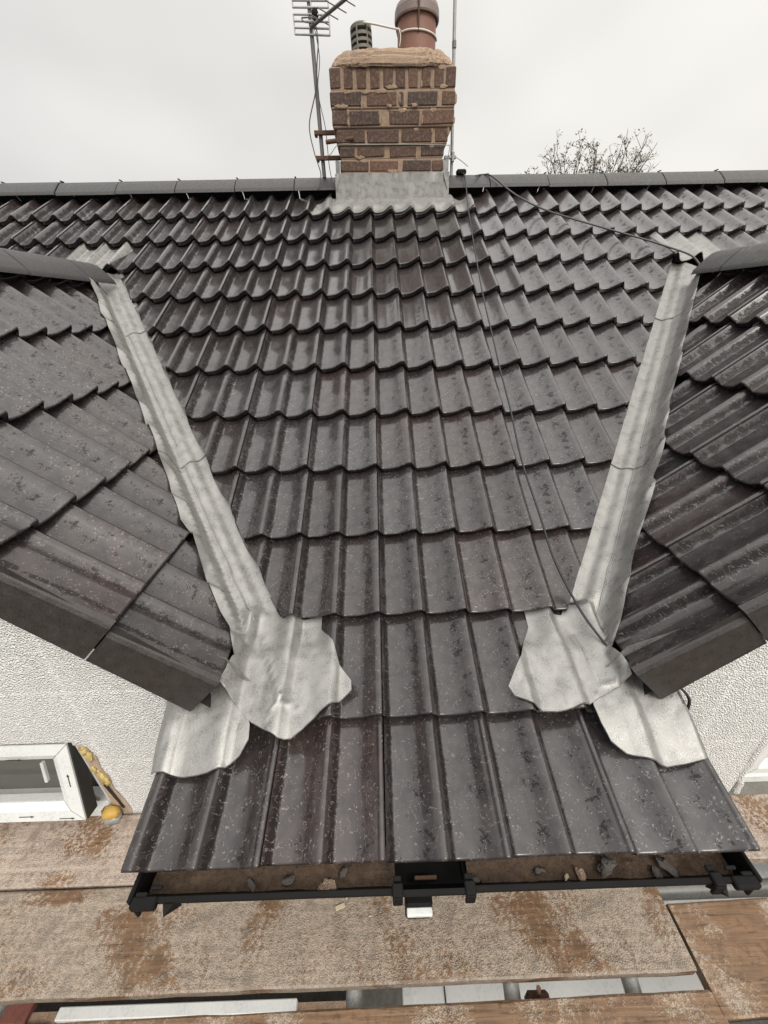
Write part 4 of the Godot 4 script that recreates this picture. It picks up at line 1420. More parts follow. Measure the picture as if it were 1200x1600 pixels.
func extrude_x(mb: MB, prof: Array, x0: float, x1: float) -> void:
	var n := prof.size()
	var cen := Vector2.ZERO
	for i in n:
		var a: Vector2 = prof[i]
		var b: Vector2 = prof[(i + 1) % n]
		var d := b - a
		# closed outline: outward is to one fixed hand
		var o := Vector3(0, -d.x, d.y)
		mb.flat(Vector3(x0, a.y, a.x), Vector3(x1, a.y, a.x), Vector3(x1, b.y, b.x), Vector3(x0, b.y, b.x), o)
	var poly := PackedVector2Array(prof)
	var tri := Geometry2D.triangulate_polygon(poly)
	for k in range(0, tri.size(), 3):
		for e in [[x0, -1.0], [x1, 1.0]]:
			var nn := Vector3(e[1], 0, 0)
			mb.tri(Vector3(e[0], poly[tri[k]].y, poly[tri[k]].x), Vector3(e[0], poly[tri[k + 1]].y, poly[tri[k + 1]].x), Vector3(e[0], poly[tri[k + 2]].y, poly[tri[k + 2]].x), nn, nn, nn)

# an irregular lump
func blob(mb: MB, r: float, seed_: int, stretch := Vector3.ONE, bumps := 0.35) -> void:
	var nu := 10
	var nv := 7
	var f := func(i: int, j: int) -> Vector3:
		var a := TAU * (i % nu) / nu
		var b := PI * j / nv
		var d := Vector3(sin(b) * cos(a), cos(b), sin(b) * sin(a))
		return d * stretch * r * (1.0 + bumps * wob.get_noise_3d(d.x * 1.4 + seed_ * 3.7, d.y * 1.4, d.z * 1.4))
	for i in nu:
		for j in nv:
			var a: Vector3 = f.call(i, j); var b: Vector3 = f.call(i + 1, j); var c: Vector3 = f.call(i + 1, j + 1); var d: Vector3 = f.call(i, j + 1)
			var q := stretch * stretch
			mb.quad_n(a, b, c, d, (a / q).normalized(), (b / q).normalized(), (c / q).normalized(), (d / q).normalized())

# a picture-frame of four mitred bars in the plane z = 0, facing +z
func frame_bars(parent: Node3D, called: String, x0: float, x1: float, y0: float, y1: float, w: float, dz: float, mat: Material) -> void:
	var o := [Vector2(x0, y0), Vector2(x1, y0), Vector2(x1, y1), Vector2(x0, y1)]
	var i := [Vector2(x0 + w, y0 + w), Vector2(x1 - w, y0 + w), Vector2(x1 - w, y1 - w), Vector2(x0 + w, y1 - w)]
	for k in 4:
		var k2 := (k + 1) % 4
		var mb := MB.new()
		var e: Vector2 = 0.0012 * (o[k2] - o[k]).normalized()
		var A: Vector2 = o[k] + e; var B: Vector2 = o[k2] - e; var C: Vector2 = i[k2] - e; var D: Vector2 = i[k] + e
		var cen := Vector3((x0 + x1) / 2.0, (y0 + y1) / 2.0, 0)
		var v3 := func(p: Vector2, z: float) -> Vector3: return Vector3(p.x, p.y, z)
		var mo := (A + B) / 2.0
		var mi := (C + D) / 2.0
		var outw := Vector3(mo.x - mi.x, mo.y - mi.y, 0)
		# a stepped section: outer land, bead sloping to the glass
		var Am := A.lerp(D, 0.62); var Bm := B.lerp(C, 0.62)
		mb.flat(v3.call(A, 0.0), v3.call(B, 0.0), v3.call(Bm, 0.0), v3.call(Am, 0.0), Vector3(0, 0, 1))
		mb.flat(v3.call(Am, 0.0), v3.call(Bm, 0.0), v3.call(C, -0.014), v3.call(D, -0.014), Vector3(0, 0, 1))
		mb.flat(v3.call(A, 0.0), v3.call(B, 0.0), v3.call(B, -dz), v3.call(A, -dz), outw)
		mb.flat(v3.call(D, -0.014), v3.call(C, -0.014), v3.call(C, -dz), v3.call(D, -dz), -outw)
		mb.flat(v3.call(A, -dz), v3.call(B, -dz), v3.call(C, -dz), v3.call(D, -dz), Vector3(0, 0, -1))
		node_mesh(called, mb, mat, parent)

func build_windows() -> void:
	# the open window with film still on its frame
	var w := Node3D.new()
	w.name = "window"
	house.add_child(w)
	w.set_meta("label", "new white window with its sash tilted open and foam round the frame")
	w.position = Vector3(0, 0, WALL_Z - 0.012)
	frame_bars(w, "frame_bar", -2.14, -1.052, -0.622, -0.152, 0.055, 0.07, M.upvc)
	var sill := MB.new()
	cbox(sill, Vector3(-1.60, -0.612, 0.014), Vector3(0.53, 0.010, 0.024), 0.003)
	node_mesh("window_sill", sill, M.upvc, w)
	var ro := MB.new()
	for q in [[Vector3(-2.1, -0.62, -0.6), Vector3(-1.1, -0.62, -0.6), Vector3(-1.1, -0.1, -0.6), Vector3(-2.1, -0.1, -0.6), Vector3(0, 0, 1)], [Vector3(-2.1, -0.62, -0.07), Vector3(-1.1, -0.62, -0.07), Vector3(-1.1, -0.62, -0.6), Vector3(-2.1, -0.62, -0.6), Vector3(0, 1, 0)], [Vector3(-1.1, -0.62, -0.07), Vector3(-1.1, -0.1, -0.07), Vector3(-1.1, -0.1, -0.6), Vector3(-1.1, -0.62, -0.6), Vector3(-1, 0, 0)], [Vector3(-2.1, -0.1, -0.07), Vector3(-1.1, -0.1, -0.07), Vector3(-1.1, -0.1, -0.6), Vector3(-2.1, -0.1, -0.6), Vector3(0, -1, 0)]]:
		ro.flat(q[0], q[1], q[2], q[3], q[4])
	node_mesh("room_behind", ro, M.room, w)
	# sash, hinged along its top, drawn in the frame's plane then tipped out
	var sa := Node3D.new()
	sa.name = "sash"
	w.add_child(sa)
	sa.position = Vector3(0, -0.160, 0.012)
	sa.rotation.x = -0.235
	frame_bars(sa, "sash_bar", -2.09, -1.100, -0.335, 0.0, 0.072, 0.05, M.upvc)
	var gk := MB.new()
	cbox(gk, Vector3(-1.0965, -0.168, -0.03), Vector3(0.003, 0.168, 0.024), 0.0)
	cbox(gk, Vector3(-1.6, 0.003, -0.025), Vector3(0.49, 0.003, 0.020), 0.0)
	node_mesh("gasket", gk, M.rubber, sa)
	var pane := MB.new()
	pane.flat(Vector3(-2.03, -0.268, -0.018), Vector3(-1.168, -0.268, -0.018), Vector3(-1.168, -0.068, -0.018), Vector3(-2.03, -0.068, -0.018), Vector3(0, 0, 1))
	node_mesh("pane", pane, M.glass, sa)
	var hn := MB.new()
	cbox(hn, Vector3(-1.262, -0.175, -0.06), Vector3(0.006, 0.045, 0.008), 0.003)
	node_mesh("handle", hn, M.upvc, sa)
	# printed arrows on the protective film
	for q in [[-1.30, -0.058, 0.0], [-1.315, -0.312, 0.0], [-1.122, -0.16, 1.5708], [-1.17, -0.325, 0.0]]:
		var mk := MB.new()
		cbox(mk, Vector3.ZERO, Vector3(0.022, 0.0012, 0.0006), 0.0)
		mk.flat(Vector3(0.022, 0.005, 0.0005), Vector3(0.034, 0, 0.0005), Vector3(0.022, -0.005, 0.0005), Vector3(0.022, 0.005, 0.0005), Vector3(0, 0, 1))
		var mn := node_mesh("film_mark", mk, M.rubber, sa)
		mn.position = Vector3(q[0], q[1], 0.0012)
		mn.rotation.z = q[2]
	# a stay arm in the gap
	var stay := MB.new()
	tube(stay, PackedVector3Array([Vector3(-1.112, -0.30, 0.01), Vector3(-1.100, -0.44, 0.03), Vector3(-1.103, -0.50, 0.015)]), 0.006, 6)
	node_mesh("stay_arm", stay, M.alu_dull, w)
	# broken render and foam round the frame
	var br := MB.new()
	var edge := [Vector2(-1.054, -0.162), Vector2(-1.034, -0.18), Vector2(-1.018, -0.235), Vector2(-1.026, -0.30), Vector2(-1.014, -0.36), Vector2(-1.022, -0.43), Vector2(-1.006, -0.50), Vector2(-1.0, -0.57), Vector2(-1.008, -0.615)]
	for k in edge.size() - 1:
		br.flat(Vector3(-1.062, edge[k].y, 0.0155), Vector3(edge[k].x, edge[k].y, 0.0145), Vector3(edge[k + 1].x, edge[k + 1].y, 0.0145), Vector3(-1.062, edge[k + 1].y, 0.0155), Vector3(0, 0, 1))
	node_mesh("bare_mortar", br, M.sand_render, w)
	var foam := [[-1.048, -0.195, 0.016], [-1.040, -0.222, 0.018], [-1.052, -0.30, 0.013], [-1.038, -0.325, 0.012], [-1.036, -0.355, 0.017], [-1.028, -0.378, 0.014]]
	for i in foam.size():
		var mb := MB.new()
		blob(mb, foam[i][2] * 0.95, 40 + i, Vector3(0.8, 1.5, 0.6), 1.1)
		var o := node_mesh("foam_blob", mb, M.foam, w)
		o.position = Vector3(foam[i][0], foam[i][1], 0.016)
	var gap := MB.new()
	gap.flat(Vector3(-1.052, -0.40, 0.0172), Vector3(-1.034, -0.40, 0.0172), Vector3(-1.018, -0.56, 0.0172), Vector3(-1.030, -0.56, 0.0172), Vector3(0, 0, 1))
	node_mesh("gap_shade_patch", gap, M.rubber, w)  # flat dark patch painted in for the shade between frame and render
	var big := MB.new()
	blob(big, 0.031, 77, Vector3(1.05, 0.85, 0.8), 0.35)
	var bo := node_mesh("foam_blob", big, M.foam_fresh, w)
	bo.position = Vector3(-1.062, -0.55, 0.035)
	var pad := MB.new()
	blob(pad, 0.035, 78, Vector3(1.05, 0.7, 0.8), 0.15)
	var po := node_mesh("mortar_pad", pad, M.galv, w)
	po.position = Vector3(-1.066, -0.582, 0.036)
	# the other window, in a rounded render reveal
	var w2 := Node3D.new()
	w2.name = "window"
	house.add_child(w2, true)
	w2.set_meta("label", "white window in a smooth curved render reveal")
	w2.position = Vector3(0, 0, WALL_Z - 0.035)
	frame_bars(w2, "frame_bar", 1.42, 2.6, -0.60, 0.18, 0.06, 0.07, M.upvc)
	frame_bars(w2, "sash_bar", 1.482, 2.03, -0.538, 0.118, 0.05, 0.05, M.upvc)
	var p2 := MB.new()
	p2.flat(Vector3(1.52, -0.49, -0.03), Vector3(2.55, -0.49, -0.03), Vector3(2.55, 0.10, -0.03), Vector3(1.52, 0.10, -0.03), Vector3(0, 0, 1))
	node_mesh("pane", p2, M.glass, w2)
	var s2 := MB.new()
	cbox(s2, Vector3(2.0, -0.618, 0.03), Vector3(0.6, 0.016, 0.06), 0.004)
	node_mesh("window_sill", s2, M.terminal, w2)
	var r2 := MB.new()
	for q in [[Vector3(1.45, -0.62, -0.6), Vector3(2.6, -0.62, -0.6), Vector3(2.6, 0.18, -0.6), Vector3(1.45, 0.18, -0.6), Vector3(0, 0, 1)], [Vector3(1.45, -0.6, -0.07), Vector3(2.6, -0.6, -0.07), Vector3(2.6, -0.6, -0.6), Vector3(1.45, -0.6, -0.6), Vector3(0, 1, 0)]]:
		r2.flat(q[0], q[1], q[2], q[3], q[4])
	node_mesh("room_behind", r2, M.room, w2)
	# rough plaster lip along the reveal
	var lip := MB.new()
	var pv := PackedVector3Array()
	for k in 22:
		var y := lerpf(-0.615, 0.18, k / 21.0)
		pv.append(Vector3(1.408 + wob.get_noise_1d(y * 14.0) * 0.008 + 0.03 * sm(-0.45, -0.62, y), y, 0.028 + wob.get_noise_1d(y * 20.0 + 5.0) * 0.004))
	tube(lip, pv, 0.014, 10)
	node_mesh("plaster_lip", lip, M.render, w2)

func build_aerials() -> void:
	var a := thing("television_aerial", "television aerial with slatted reflector on a grey pole strapped beside the brick chimney", "aerial", Vector3(-0.35, 2.04, -3.40))
	var o := a.position
	var pole := MB.new()
	tube(pole, PackedVector3Array([Vector3(-0.345, 2.085, -3.395) - o, Vector3(-0.376, 3.3, -3.41) - o]), 0.0145, 12)
	node_mesh("pole", pole, M.alu_dull, a)
	for y in [2.336, 2.194]:
		var b := MB.new()
		cbox(b, Vector3(-0.30, y, -3.375) - o, Vector3(0.092, 0.013, 0.010), 0.003)
		cbox(b, Vector3(-0.385, y, -3.395) - o, Vector3(0.010, 0.015, 0.026), 0.003)
		node_mesh("bracket", b, M.rust, a)
	var st := MB.new()
	tube(st, PackedVector3Array([Vector3(-0.30, 2.245, -3.24) - o, Vector3(-0.10, 2.248, -3.19) - o]), 0.014, 8)
	node_mesh("bracket_bar", st, M.rust, a)
	# two slatted reflector grids that open like a book round the boom
	for g in [0, 1]:
		var y0 := 2.872 if g == 0 else 2.985
		var lean := 0.0
		for r in 4:
			var yy: float = y0 - 0.045 + r * 0.031 + (0.0 if g == 0 else 0.012)
			var dz: float = lean * (r - 1.5) * (1.0 if g == 0 else -1.0)
			var bar := MB.new()
			tube(bar, PackedVector3Array([Vector3(-0.482, yy + 0.038, -3.44 + dz) - o, Vector3(-0.236, yy - 0.018, -3.33 + dz) - o]), 0.006, 6)
			node_mesh("reflector_bar", bar, M.alu, a)
		for e in [Vector3(-0.482, 0.038, -3.44), Vector3(-0.355, 0.009, -3.383), Vector3(-0.236, -0.018, -3.33)]:
			var up := MB.new()
			var yb: float = y0 - 0.045 + (0.0 if g == 0 else 0.012)
			tube(up, PackedVector3Array([Vector3(e.x, yb + e.y, e.z - lean * 1.5 * (1.0 if g == 0 else -1.0)) - o, Vector3(e.x, yb + 0.093 + e.y, e.z + lean * 1.5 * (1.0 if g == 0 else -1.0)) - o]), 0.005, 6)
			node_mesh("reflector_upright", up, M.alu, a)
	var dir := Vector3(0.26, 0.0, 0.273).normalized()
	var start := Vector3(-0.365, 2.872, -3.385)
	var boom := MB.new()
	tube(boom, PackedVector3Array([start - o, start + dir * 0.95 - o]), 0.010, 8)
	node_mesh("boom", boom, M.alu_dull, a)
	var crs := Vector3(dir.z, 0.0, -dir.x)
	for k in 9:
		var c := start + dir * (0.10 + 0.085 * k)
		var el := MB.new()
		tube(el, PackedVector3Array([c - crs * 0.085 - o, c + crs * 0.085 - o]), 0.0032, 6)
		node_mesh("director", el, M.alu_dull, a)
	var bx := MB.new()
	blob(bx, 0.026, 9, Vector3(0.9, 1.3, 0.9), 0.1)
	var bn := node_mesh("junction_box", bx, M.black_dull, a)
	bn.position = Vector3(-0.330, 2.925, -3.375) - o
	var lp := MB.new()
	tube(lp, smooth_path([Vector3(-0.42, 2.905, -3.36) - o, Vector3(-0.34, 2.895, -3.34) - o, Vector3(-0.31, 2.875, -3.34) - o, Vector3(-0.40, 2.885, -3.36) - o, Vector3(-0.42, 2.905, -3.36) - o]), 0.004, 6)
	node_mesh("dipole", lp, M.alu_dull, a)
	# cable down the pole
	var cb := MB.new()
	tube(cb, smooth_path([Vector3(-0.335, 2.91, -3.37), Vector3(-0.322, 2.80, -3.37), Vector3(-0.338, 2.70, -3.37), Vector3(-0.362, 2.56, -3.375), Vector3(-0.425, 2.38, -3.37), Vector3(-0.405, 2.23, -3.36), Vector3(-0.365, 2.10, -3.34), Vector3(-0.375, 2.03, -3.29), Vector3(-0.385, 1.985, -3.25)]), 0.0042, 6)
	var cn := node_mesh("aerial_cable", cb, M.cable_grey, self)
	tag(cn, "thin grey cable hanging loosely beside the aerial pole", "cable")
	var cb2 := MB.new()
	tube(cb2, smooth_path([Vector3(-0.345, 2.88, -3.36), Vector3(-0.318, 2.72, -3.36), Vector3(-0.345, 2.55, -3.36), Vector3(-0.31, 2.36, -3.36), Vector3(-0.30, 2.16, -3.36), Vector3(-0.285, 2.06, -3.34)]), 0.003, 6)
	var cn2 := node_mesh("aerial_cable", cb2, M.cable_grey, self)
	tag(cn2, "thinner second cable running down close to the chimney brackets", "cable")
	# the second pole
	var p := thing("aerial_pole", "slender pale pole lashed with wire to the chimney next to the clay pot", "pole", Vector3(0.633, 2.03, -3.40))
	var pm := MB.new()
	tube(pm, PackedVector3Array([Vector3.ZERO, Vector3(-0.042, 1.25, -0.005)]), 0.0115, 10)
	node_mesh("pole_tube", pm, M.galv, p)
	var jn := MB.new()
	tube(jn, PackedVector3Array([Vector3(-0.024, 0.74, 0), Vector3(-0.0255, 0.775, 0)]), 0.0145, 10)
	node_mesh("pole_joint", jn, M.alu_dull, p)
	var cl := MB.new()
	cbox(cl, Vector3(-0.02, 0.16, 0.01), Vector3(0.045, 0.010, 0.012), 0.003)
	cbox(cl, Vector3(0.0, 0.16, 0.02), Vector3(0.010, 0.03, 0.010), 0.003)
	node_mesh("pole_clamp", cl, M.galv, p)
	var wr := MB.new()
	tube(wr, smooth_path([Vector3(0.02, 0.16, 0.02), Vector3(0.07, 0.13, 0.03), Vector3(0.115, 0.10, 0.03)]), 0.003, 5)
	node_mesh("wire_tail", wr, M.galv, p)
	var la := MB.new()
	tube(la, smooth_path([Vector3(0.60, 2.19, -3.40), Vector3(0.575, 2.20, -3.20), Vector3(0.545, 2.205, -3.194), Vector3(0.30, 2.213, -3.197), Vector3(-0.05, 2.216, -3.197), Vector3(-0.205, 2.217, -3.194), Vector3(-0.27, 2.19, -3.26), Vector3(-0.345, 2.17, -3.385)]), 0.0022, 5)
	var ln := node_mesh("lashing_wire", la, M.galv, self)
	tag(ln, "thin wire stretched across the brick chimney between the two poles", "wire")
	# pale cable slung between the terminals
	var pc := MB.new()
	var pts := [Vector3(-0.022, 2.895, -3.39), Vector3(0.06, 2.872, -3.36), Vector3(0.16, 2.842, -3.33), Vector3(0.225, 2.838, -3.345)]
	for k in 9:
		var an := lerpf(PI * 0.80, PI * 0.02, k / 8.0)
		pts.append(Vector3(0.353 + cos(an) * 0.137, 2.838 - 0.012 * sin(an * 1.0) - 0.02 * (k / 8.0) + 0.01, -3.457 + sin(an) * 0.137))
	tube(pc, smooth_path(pts, 4), 0.0055, 6)
	var pcn := node_mesh("flue_cable", pc, M.cable_white, self)
	tag(pcn, "white cable looped round the clay pot to the slotted terminal", "cable")
	var tie := MB.new()
	tube(tie, smooth_path([Vector3(0.222, 2.845, -3.34), Vector3(0.235, 2.80, -3.325), Vector3(0.228, 2.75, -3.32)]), 0.003, 5)
	var tn := node_mesh("cable_tie", tie, M.cable_white, self)
	tag(tn, "short white tail of tie hanging on the clay pot", "cable tie")
	# black boot on the ridge and the cable that leaves it down the roof
	var bt := MB.new()
	cbox(bt, Vector3.ZERO, Vector3(0.038, 0.018, 0.022), 0.010)
	var btn := node_mesh("cable_boot", bt, M.black_dull, self)
	btn.position = Vector3(0.705, 2.103, -3.40)
	tag(btn, "small black cable boot sitting on the ridge beside the chimney", "cable boot")
	var over := func(x: float, z: float, n: float) -> Vector3: return Vector3(x, main_y(z) + n, z)
	var c1 := [Vector3(0.705, 2.10, -3.40), Vector3(0.715, 2.07, -3.32), Vector3(0.718, 1.985, -3.24)]
	for q in [[0.700, -3.04], [0.683, -2.814], [0.662, -2.50], [0.646, -2.193], [0.640, -2.0], [0.638, -1.806], [0.634, -1.60], [0.635, -1.384], [0.628, -1.136], [0.646, -0.90], [0.653, -0.742], [0.688, -0.592]]:
		c1.append(over.call(q[0], q[1], 0.006))
	c1.append(Vector3(0.725, 0.200, -0.51))
	c1.append(Vector3(0.762, 0.168, -0.44))
	c1.append(Vector3(0.806, 0.135, -0.395))
	c1.append(Vector3(0.87, 0.125, -0.385))
	c1.append(Vector3(0.925, 0.110, -0.378))
	c1.append(Vector3(0.957, 0.082, -0.350))
	c1.append(Vector3(0.955, 0.045, -0.335))
	var k1 := MB.new()
	tube(k1, smooth_path(c1, 5), 0.0044, 6)
	var n1 := node_mesh("roof_cable", k1, M.cable, self)
	tag(n1, "thin black cable trailing straight down the tiled slope from the ridge to the eave", "cable")
	var c2 := [Vector3(0.80, 2.06, -3.31), Vector3(0.87, 2.088, -3.40), Vector3(0.93, 2.06, -3.33)]
	for q in [[1.06, -3.14, 0.012], [1.225, -2.946, 0.010], [1.48, -2.77, 0.012], [1.763, -2.608, 0.010], [1.90, -2.51, 0.012], [2.011, -2.428, 0.008], [2.05, -2.36, -0.02]]:
		c2.append(over.call(q[0], q[1], q[2]))
	var k2 := MB.new()
	tube(k2, smooth_path(c2, 6), 0.0055, 6)
	var n2 := node_mesh("roof_cable", k2, M.cable_grey, self)
	tag(n2, "thick grey cable slung across the tiles from the ridge to the gable's lead saddle", "cable")

# ---------------------------------------------------------------- scaffold
func scaffold_board(x0: float, x1: float, z0: float, z1: float, y: float, mat: Material, label: String, tilt := 0.0) -> void:
	var mb := MB.new()
	var nx := 48
	var cx := (x0 + x1) / 2.0
	var cz := (z0 + z1) / 2.0
	var h := 0.019
	var sec := [Vector2(z0, -h), Vector2(z0, h - 0.004), Vector2(z0 + 0.005, h), Vector2(z1 - 0.005, h), Vector2(z1, h - 0.004), Vector2(z1, -h)]
	var pt := func(x: float, s: Vector2) -> Vector3:
		var e := 0.0025 * wob.get_noise_2d(x * 5.0, s.x * 40.0 + y * 10.0) * (0.4 if absf(s.x - cz) < absf(z1 - cz) - 0.006 else 1.0)
		return Vector3(x - cx, s.y + e * 0.6, s.x - cz + e)
	for i in nx:
		var xa := lerpf(x0, x1, float(i) / nx)
		var xb := lerpf(x0, x1, float(i + 1) / nx)
		for k in 6:
			var a: Vector2 = sec[k]
			var b: Vector2 = sec[(k + 1) % 6]
			mb.flat(pt.call(xa, a), pt.call(xb, a), pt.call(xb, b), pt.call(xa, b), Vector3(0, (a.y + b.y), (a.x + b.x) / 2.0 - cz))
	for e in [[x0, -1.0], [x1, 1.0]]:
		mb.flat(pt.call(e[0], sec[0]), pt.call(e[0], sec[5]), pt.call(e[0], sec[4]), pt.call(e[0], sec[1]), Vector3(e[1], 0, 0))
		mb.flat(pt.call(e[0], sec[1]), pt.call(e[0], sec[4]), pt.call(e[0], sec[3]), pt.call(e[0], sec[2]), Vector3(e[1], 0, 0))
	var o := node_mesh("scaffold_board", mb, mat, self)
	o.position = Vector3(cx, y - h, cz)
	o.rotation.y = tilt
	tag(o, label, "scaffold board")

func build_scaffold() -> void:
	scaffold_board(-3.2, 0.55, -0.414, -0.194, BOARD_Y - 0.001, M.board_a, "mortar speckled scaffold board tight against the wall below the open window")
	scaffold_board(0.56, 3.4, -0.412, -0.205, BOARD_Y, M.board_a, "pinkish gritty scaffold board against the wall below the closed window")
	scaffold_board(-3.2, 0.926, -0.186, 0.060, BOARD_Y, M.board_b, "wide grey dirt covered scaffold board under the gutter", 0.004)
	scaffold_board(0.938, 3.4, -0.122, 0.117, BOARD_Y - 0.002, M.board_c, "bare brown scaffold board butting end to end with the dirty wide one", 0.02)
	scaffold_board(-3.2, 0.944, 0.104, 0.33, BOARD_Y - 0.004, M.board_c, "brown scaffold board in front of the open gap and tubes", 0.008)
	scaffold_board(0.955, 3.4, 0.130, 0.36, BOARD_Y - 0.006, M.board_c, "short brown scaffold board end beside the gap, in front of the bare one", 0.02)
	var i := 0
	for t in [[-1.165, 0.0, "galvanised scaffold tube crossing under the boards at the brick ledge"], [-0.098, 0.02, "galvanised scaffold tube crossing the gap between brick ledge and white fascia"], [0.372, -0.10, "galvanised scaffold tube crossing the gap next to the rusty coupler"], [0.735, -0.12, "galvanised scaffold tube crossing the gap near the board ends"]]:
		var mb := MB.new()
		tube(mb, PackedVector3Array([Vector3(0, 0, -0.5), Vector3(0, 0, 1.0)]), 0.0242, 20)
		var o := node_mesh("scaffold_tube", mb, M.galv, self)
		o.position = Vector3(t[0], BOARD_Y - 0.066, 0.1)
		o.rotation.y = t[1]
		tag(o, t[2], "scaffold tube", "tubes under the scaffold boards")
		i += 1
	var lg := MB.new()
	tube(lg, PackedVector3Array([Vector3(-2.2, 0, 0), Vector3(2.2, 0, 0)]), 0.0242, 20)
	var lo := node_mesh("scaffold_tube", lg, M.galv, self)
	lo.position = Vector3(1.0, BOARD_Y - 0.118, -0.165)
	tag(lo, "long galvanised tube lying along the wall under the board joint", "scaffold tube", "tubes under the scaffold boards")
	# coupler with its bolt
	var c := thing("tube_coupler", "rusty scaffold coupler with an upright bolt in the gap between boards", "coupler", Vector3(0.452, BOARD_Y - 0.09, 0.085))
	var cm := MB.new()
	cbox(cm, Vector3.ZERO, Vector3(0.035, 0.022, 0.024), 0.008)
	node_mesh("coupler_body", cm, M.rust, c)
	var bm := MB.new()
	tube(bm, PackedVector3Array([Vector3(0.0, 0.01, 0.0), Vector3(-0.008, 0.085, -0.012)]), 0.007, 8)
	node_mesh("bolt", bm, M.rust, c)
	var nm := MB.new()
	tube(nm, PackedVector3Array([Vector3(0.0, 0.02, 0.0), Vector3(-0.001, 0.036, -0.002)]), 0.014, 6)
	node_mesh("nut", nm, M.rust, c)
	# crumbs and splinters on the wide board
	var crumbs := MB.new()
	for k in 520:
		var x := 0.10 + rng.randfn(0.0, 0.28)
		var z := 0.03 - absf(rng.randfn(0.0, 0.06))
		if x < -0.55 or x > 0.88 or z < -0.17 or z > 0.05:
			continue
		var s := rng.randf_range(0.0006, 0.0019)
		cbox(crumbs, Vector3.ZERO, Vector3(s * rng.randf_range(1.0, 2.2), s * 0.7, s), s * 0.4, Transform3D(Basis(Vector3.UP, rng.randf() * TAU), Vector3(x, BOARD_Y + s * 0.6 + 0.0015, z)))
	var cr := node_mesh("grit", crumbs, M.mortar, self)
	cr.set_meta("kind", "stuff")
	tag(cr, "sandy grit and crumbs scattered on the wide board under the gutter", "grit")
	var n := 0
	for q in [[-0.150, -0.115, 0.016, 0.3, "pale wood chip lying on the wide board, the largest of the chips"], [-0.128, -0.140, 0.008, 1.2, "tiny pale chip by the largest wood chip"], [-0.09, -0.155, 0.012, -0.6, "thin splinter on the wide board next to the gutter outlet"], [-0.05, -0.09, 0.005, 0.2, "small white stone crumb on the wide board"]]:
		var w := MB.new()
		cbox(w, Vector3.ZERO, Vector3(q[2], 0.0025, q[2] * 0.38), 0.001)
		var o := node_mesh("wood_chip", w, M.chip, self)
		o.position = Vector3(q[0], BOARD_Y + 0.0045, q[1])
		o.rotation.y = q[3]
		tag(o, q[4], "chip")
		n += 1

func build_below() -> void:
	# what shows through the gap: brick ledge and white frames of the bay underneath
	var b := Node3D.new()
	b.name = "lower_bay"
	house.add_child(b)
	b.set_meta("label", "brick and white framed bay seen through the gap in the boards")
	var core := MB.new()
	cbox(core, Vector3(-1.15, -1.72, 0.03), Vector3(1.02, 0.10, 0.155), 0.0)
	node_mesh("mortar_bed", core, M.mortar, b)
	for r in 3:
		for k in 9:
			var bx := -2.05 + k * 0.225 + (r % 2) * 0.11
			if r > 0 and bx > -1.58:
				continue
			var mb := MB.new()
			cbox(mb, Vector3.ZERO, Vector3(0.106, 0.02, 0.031), 0.003)
			var o := node_mesh("brick", mb, M.red_brick, b)
			o.position = Vector3(bx, -1.612, -0.048 - r * 0.072)
	var ws := MB.new()
	cbox(ws, Vector3(-0.935, -1.575, -0.105), Vector3(0.525, 0.02, 0.020), 0.003)
	node_mesh("white_frame", ws, M.upvc, b)
	var fa := MB.new()
	cbox(fa, Vector3(0.68, -1.22, -0.045), Vector3(0.60, 0.02, 0.055), 0.003)
	node_mesh("white_fascia", fa, M.upvc, b)
	var po := MB.new()
	cbox(po, Vector3(0.075, -1.20, -0.03), Vector3(0.020, 0.03, 0.085), 0.003)
	node_mesh("white_post", po, M.upvc, b)
	var ji := MB.new()
	cbox(ji, Vector3(0.22, -1.197, -0.045), Vector3(0.002, 0.004, 0.05), 0.0)
	node_mesh("joint_strip", ji, M.rubber, b)
	var hd := MB.new()
	cbox(hd, Vector3(0.0, -1.9, -0.22), Vector3(2.3, 0.04, 0.20), 0.0)
	node_mesh("bay_floor", hd, M.ground, b)

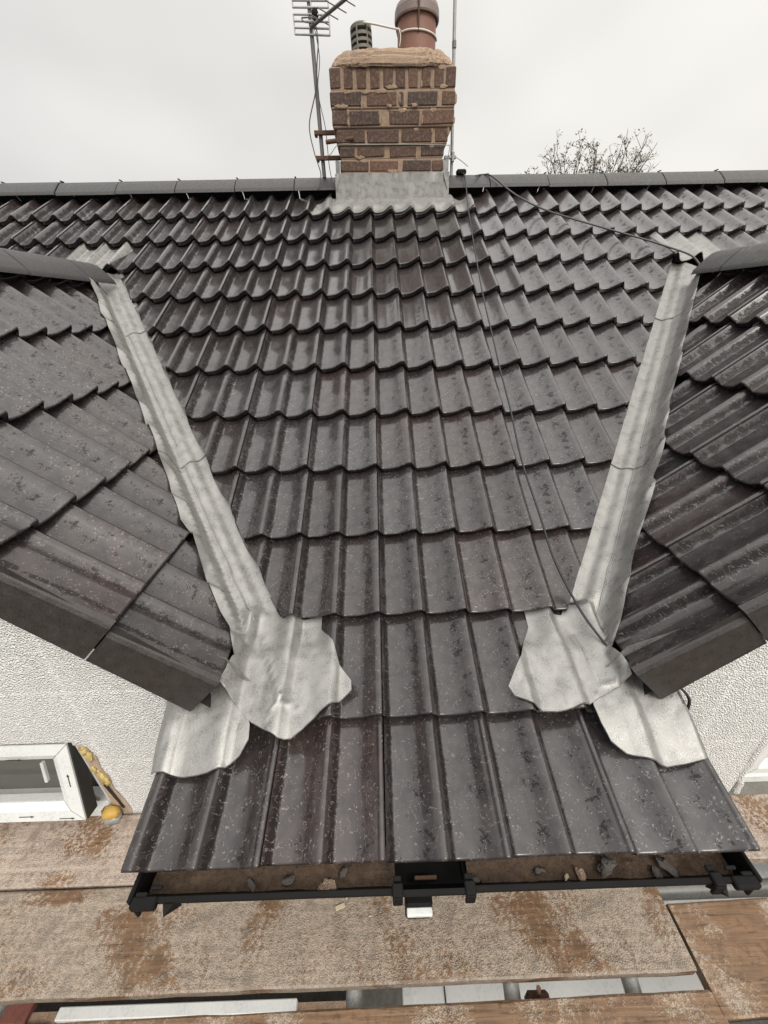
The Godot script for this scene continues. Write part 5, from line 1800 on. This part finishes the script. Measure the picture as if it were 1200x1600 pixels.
# ---------------------------------------------------------------- tree behind the ridge
func build_tree() -> void:
	var base := Vector3(6.2, -5.42, -14.2)
	var t := thing("bare_tree", "nearly leafless twiggy tree showing above the ridge behind the house", "tree", base)
	var tr := MB.new()
	tube(tr, smooth_path([Vector3.ZERO, Vector3(0.1, 3.0, 0), Vector3(-0.1, 6.0, 0.1), Vector3(0.05, 8.2, 0.0)]), 0.22, 10, true, 0.10)
	node_mesh("trunk", tr, M.bark, t)
	var limbs := MB.new()
	var leaves := MB.new()
	var leaves_b := MB.new()
	var r2 := RandomNumberGenerator.new()
	r2.seed = 99
	for k in 34:
		var s := Vector3(r2.randf_range(-0.2, 0.2), r2.randf_range(6.4, 8.2), 0)
		var e := Vector3(r2.randf_range(-2.25, 2.05), 0, r2.randf_range(-0.9, 0.9))
		e.y = 10.85 - 0.22 * e.x * e.x * (1.0 if e.x < 0.0 else 0.75) + r2.randf_range(-0.7, 0.15) - (0.25 if e.x > 0.1 and e.x < 0.9 else 0.0)
		var m := s.lerp(e, 0.5) + Vector3(r2.randf_range(-0.2, 0.2), r2.randf_range(-0.1, 0.3), 0)
		var p := smooth_path([s, m, e], 6)
		tube(limbs, p, 0.032, 5, false, 0.006)
		for q in 15:
			var f := r2.randf_range(0.45, 1.0)
			var a := p[int(f * (p.size() - 1))]
			var d := Vector3(r2.randf_range(-0.7, 0.7), r2.randf_range(0.1, 1.0), r2.randf_range(-0.6, 0.6)).normalized() * r2.randf_range(0.2, 0.55)
			var tip := a + d
			tube(limbs, PackedVector3Array([a, a + d * 0.5 + Vector3(r2.randf_range(-0.04, 0.04), 0.02, 0), tip]), 0.007, 4, false, 0.003)
			for w in 3:
				var b2 := a.lerp(tip, r2.randf_range(0.4, 1.0))
				var d2 := Vector3(r2.randf_range(-1, 1), r2.randf_range(-0.1, 1.0), r2.randf_range(-1, 1)).normalized() * r2.randf_range(0.08, 0.22)
				tube(limbs, PackedVector3Array([b2, b2 + d2]), 0.004, 3, false, 0.002)
				if r2.randf() < (0.9 if e.x < 0.5 else 0.55):
					for l in r2.randi_range(2, 5):
						var c := b2 + d2 * r2.randf_range(0.3, 1.1) + Vector3(r2.randf_range(-0.05, 0.05), r2.randf_range(-0.05, 0.05), r2.randf_range(-0.05, 0.05))
						var u := Vector3(r2.randf_range(-1, 1), r2.randf_range(-1, 1), r2.randf_range(-1, 1)).normalized()
						var v := u.cross(Vector3(r2.randf_range(-1, 1), r2.randf_range(-1, 1), r2.randf_range(-1, 1))).normalized()
						var sz := r2.randf_range(0.018, 0.04)
						var lm: MB = leaves if r2.randf() < 0.6 else leaves_b
						var nn := u.cross(v)
						lm.flat(c - u * sz, c + v * sz * 0.5, c + u * sz, c - v * sz * 0.5, nn)
	node_mesh("branches", limbs, M.bark, t)
	node_mesh("foliage", leaves, M.leaf, t)
	node_mesh("foliage", leaves_b, M.leaf_b, t)
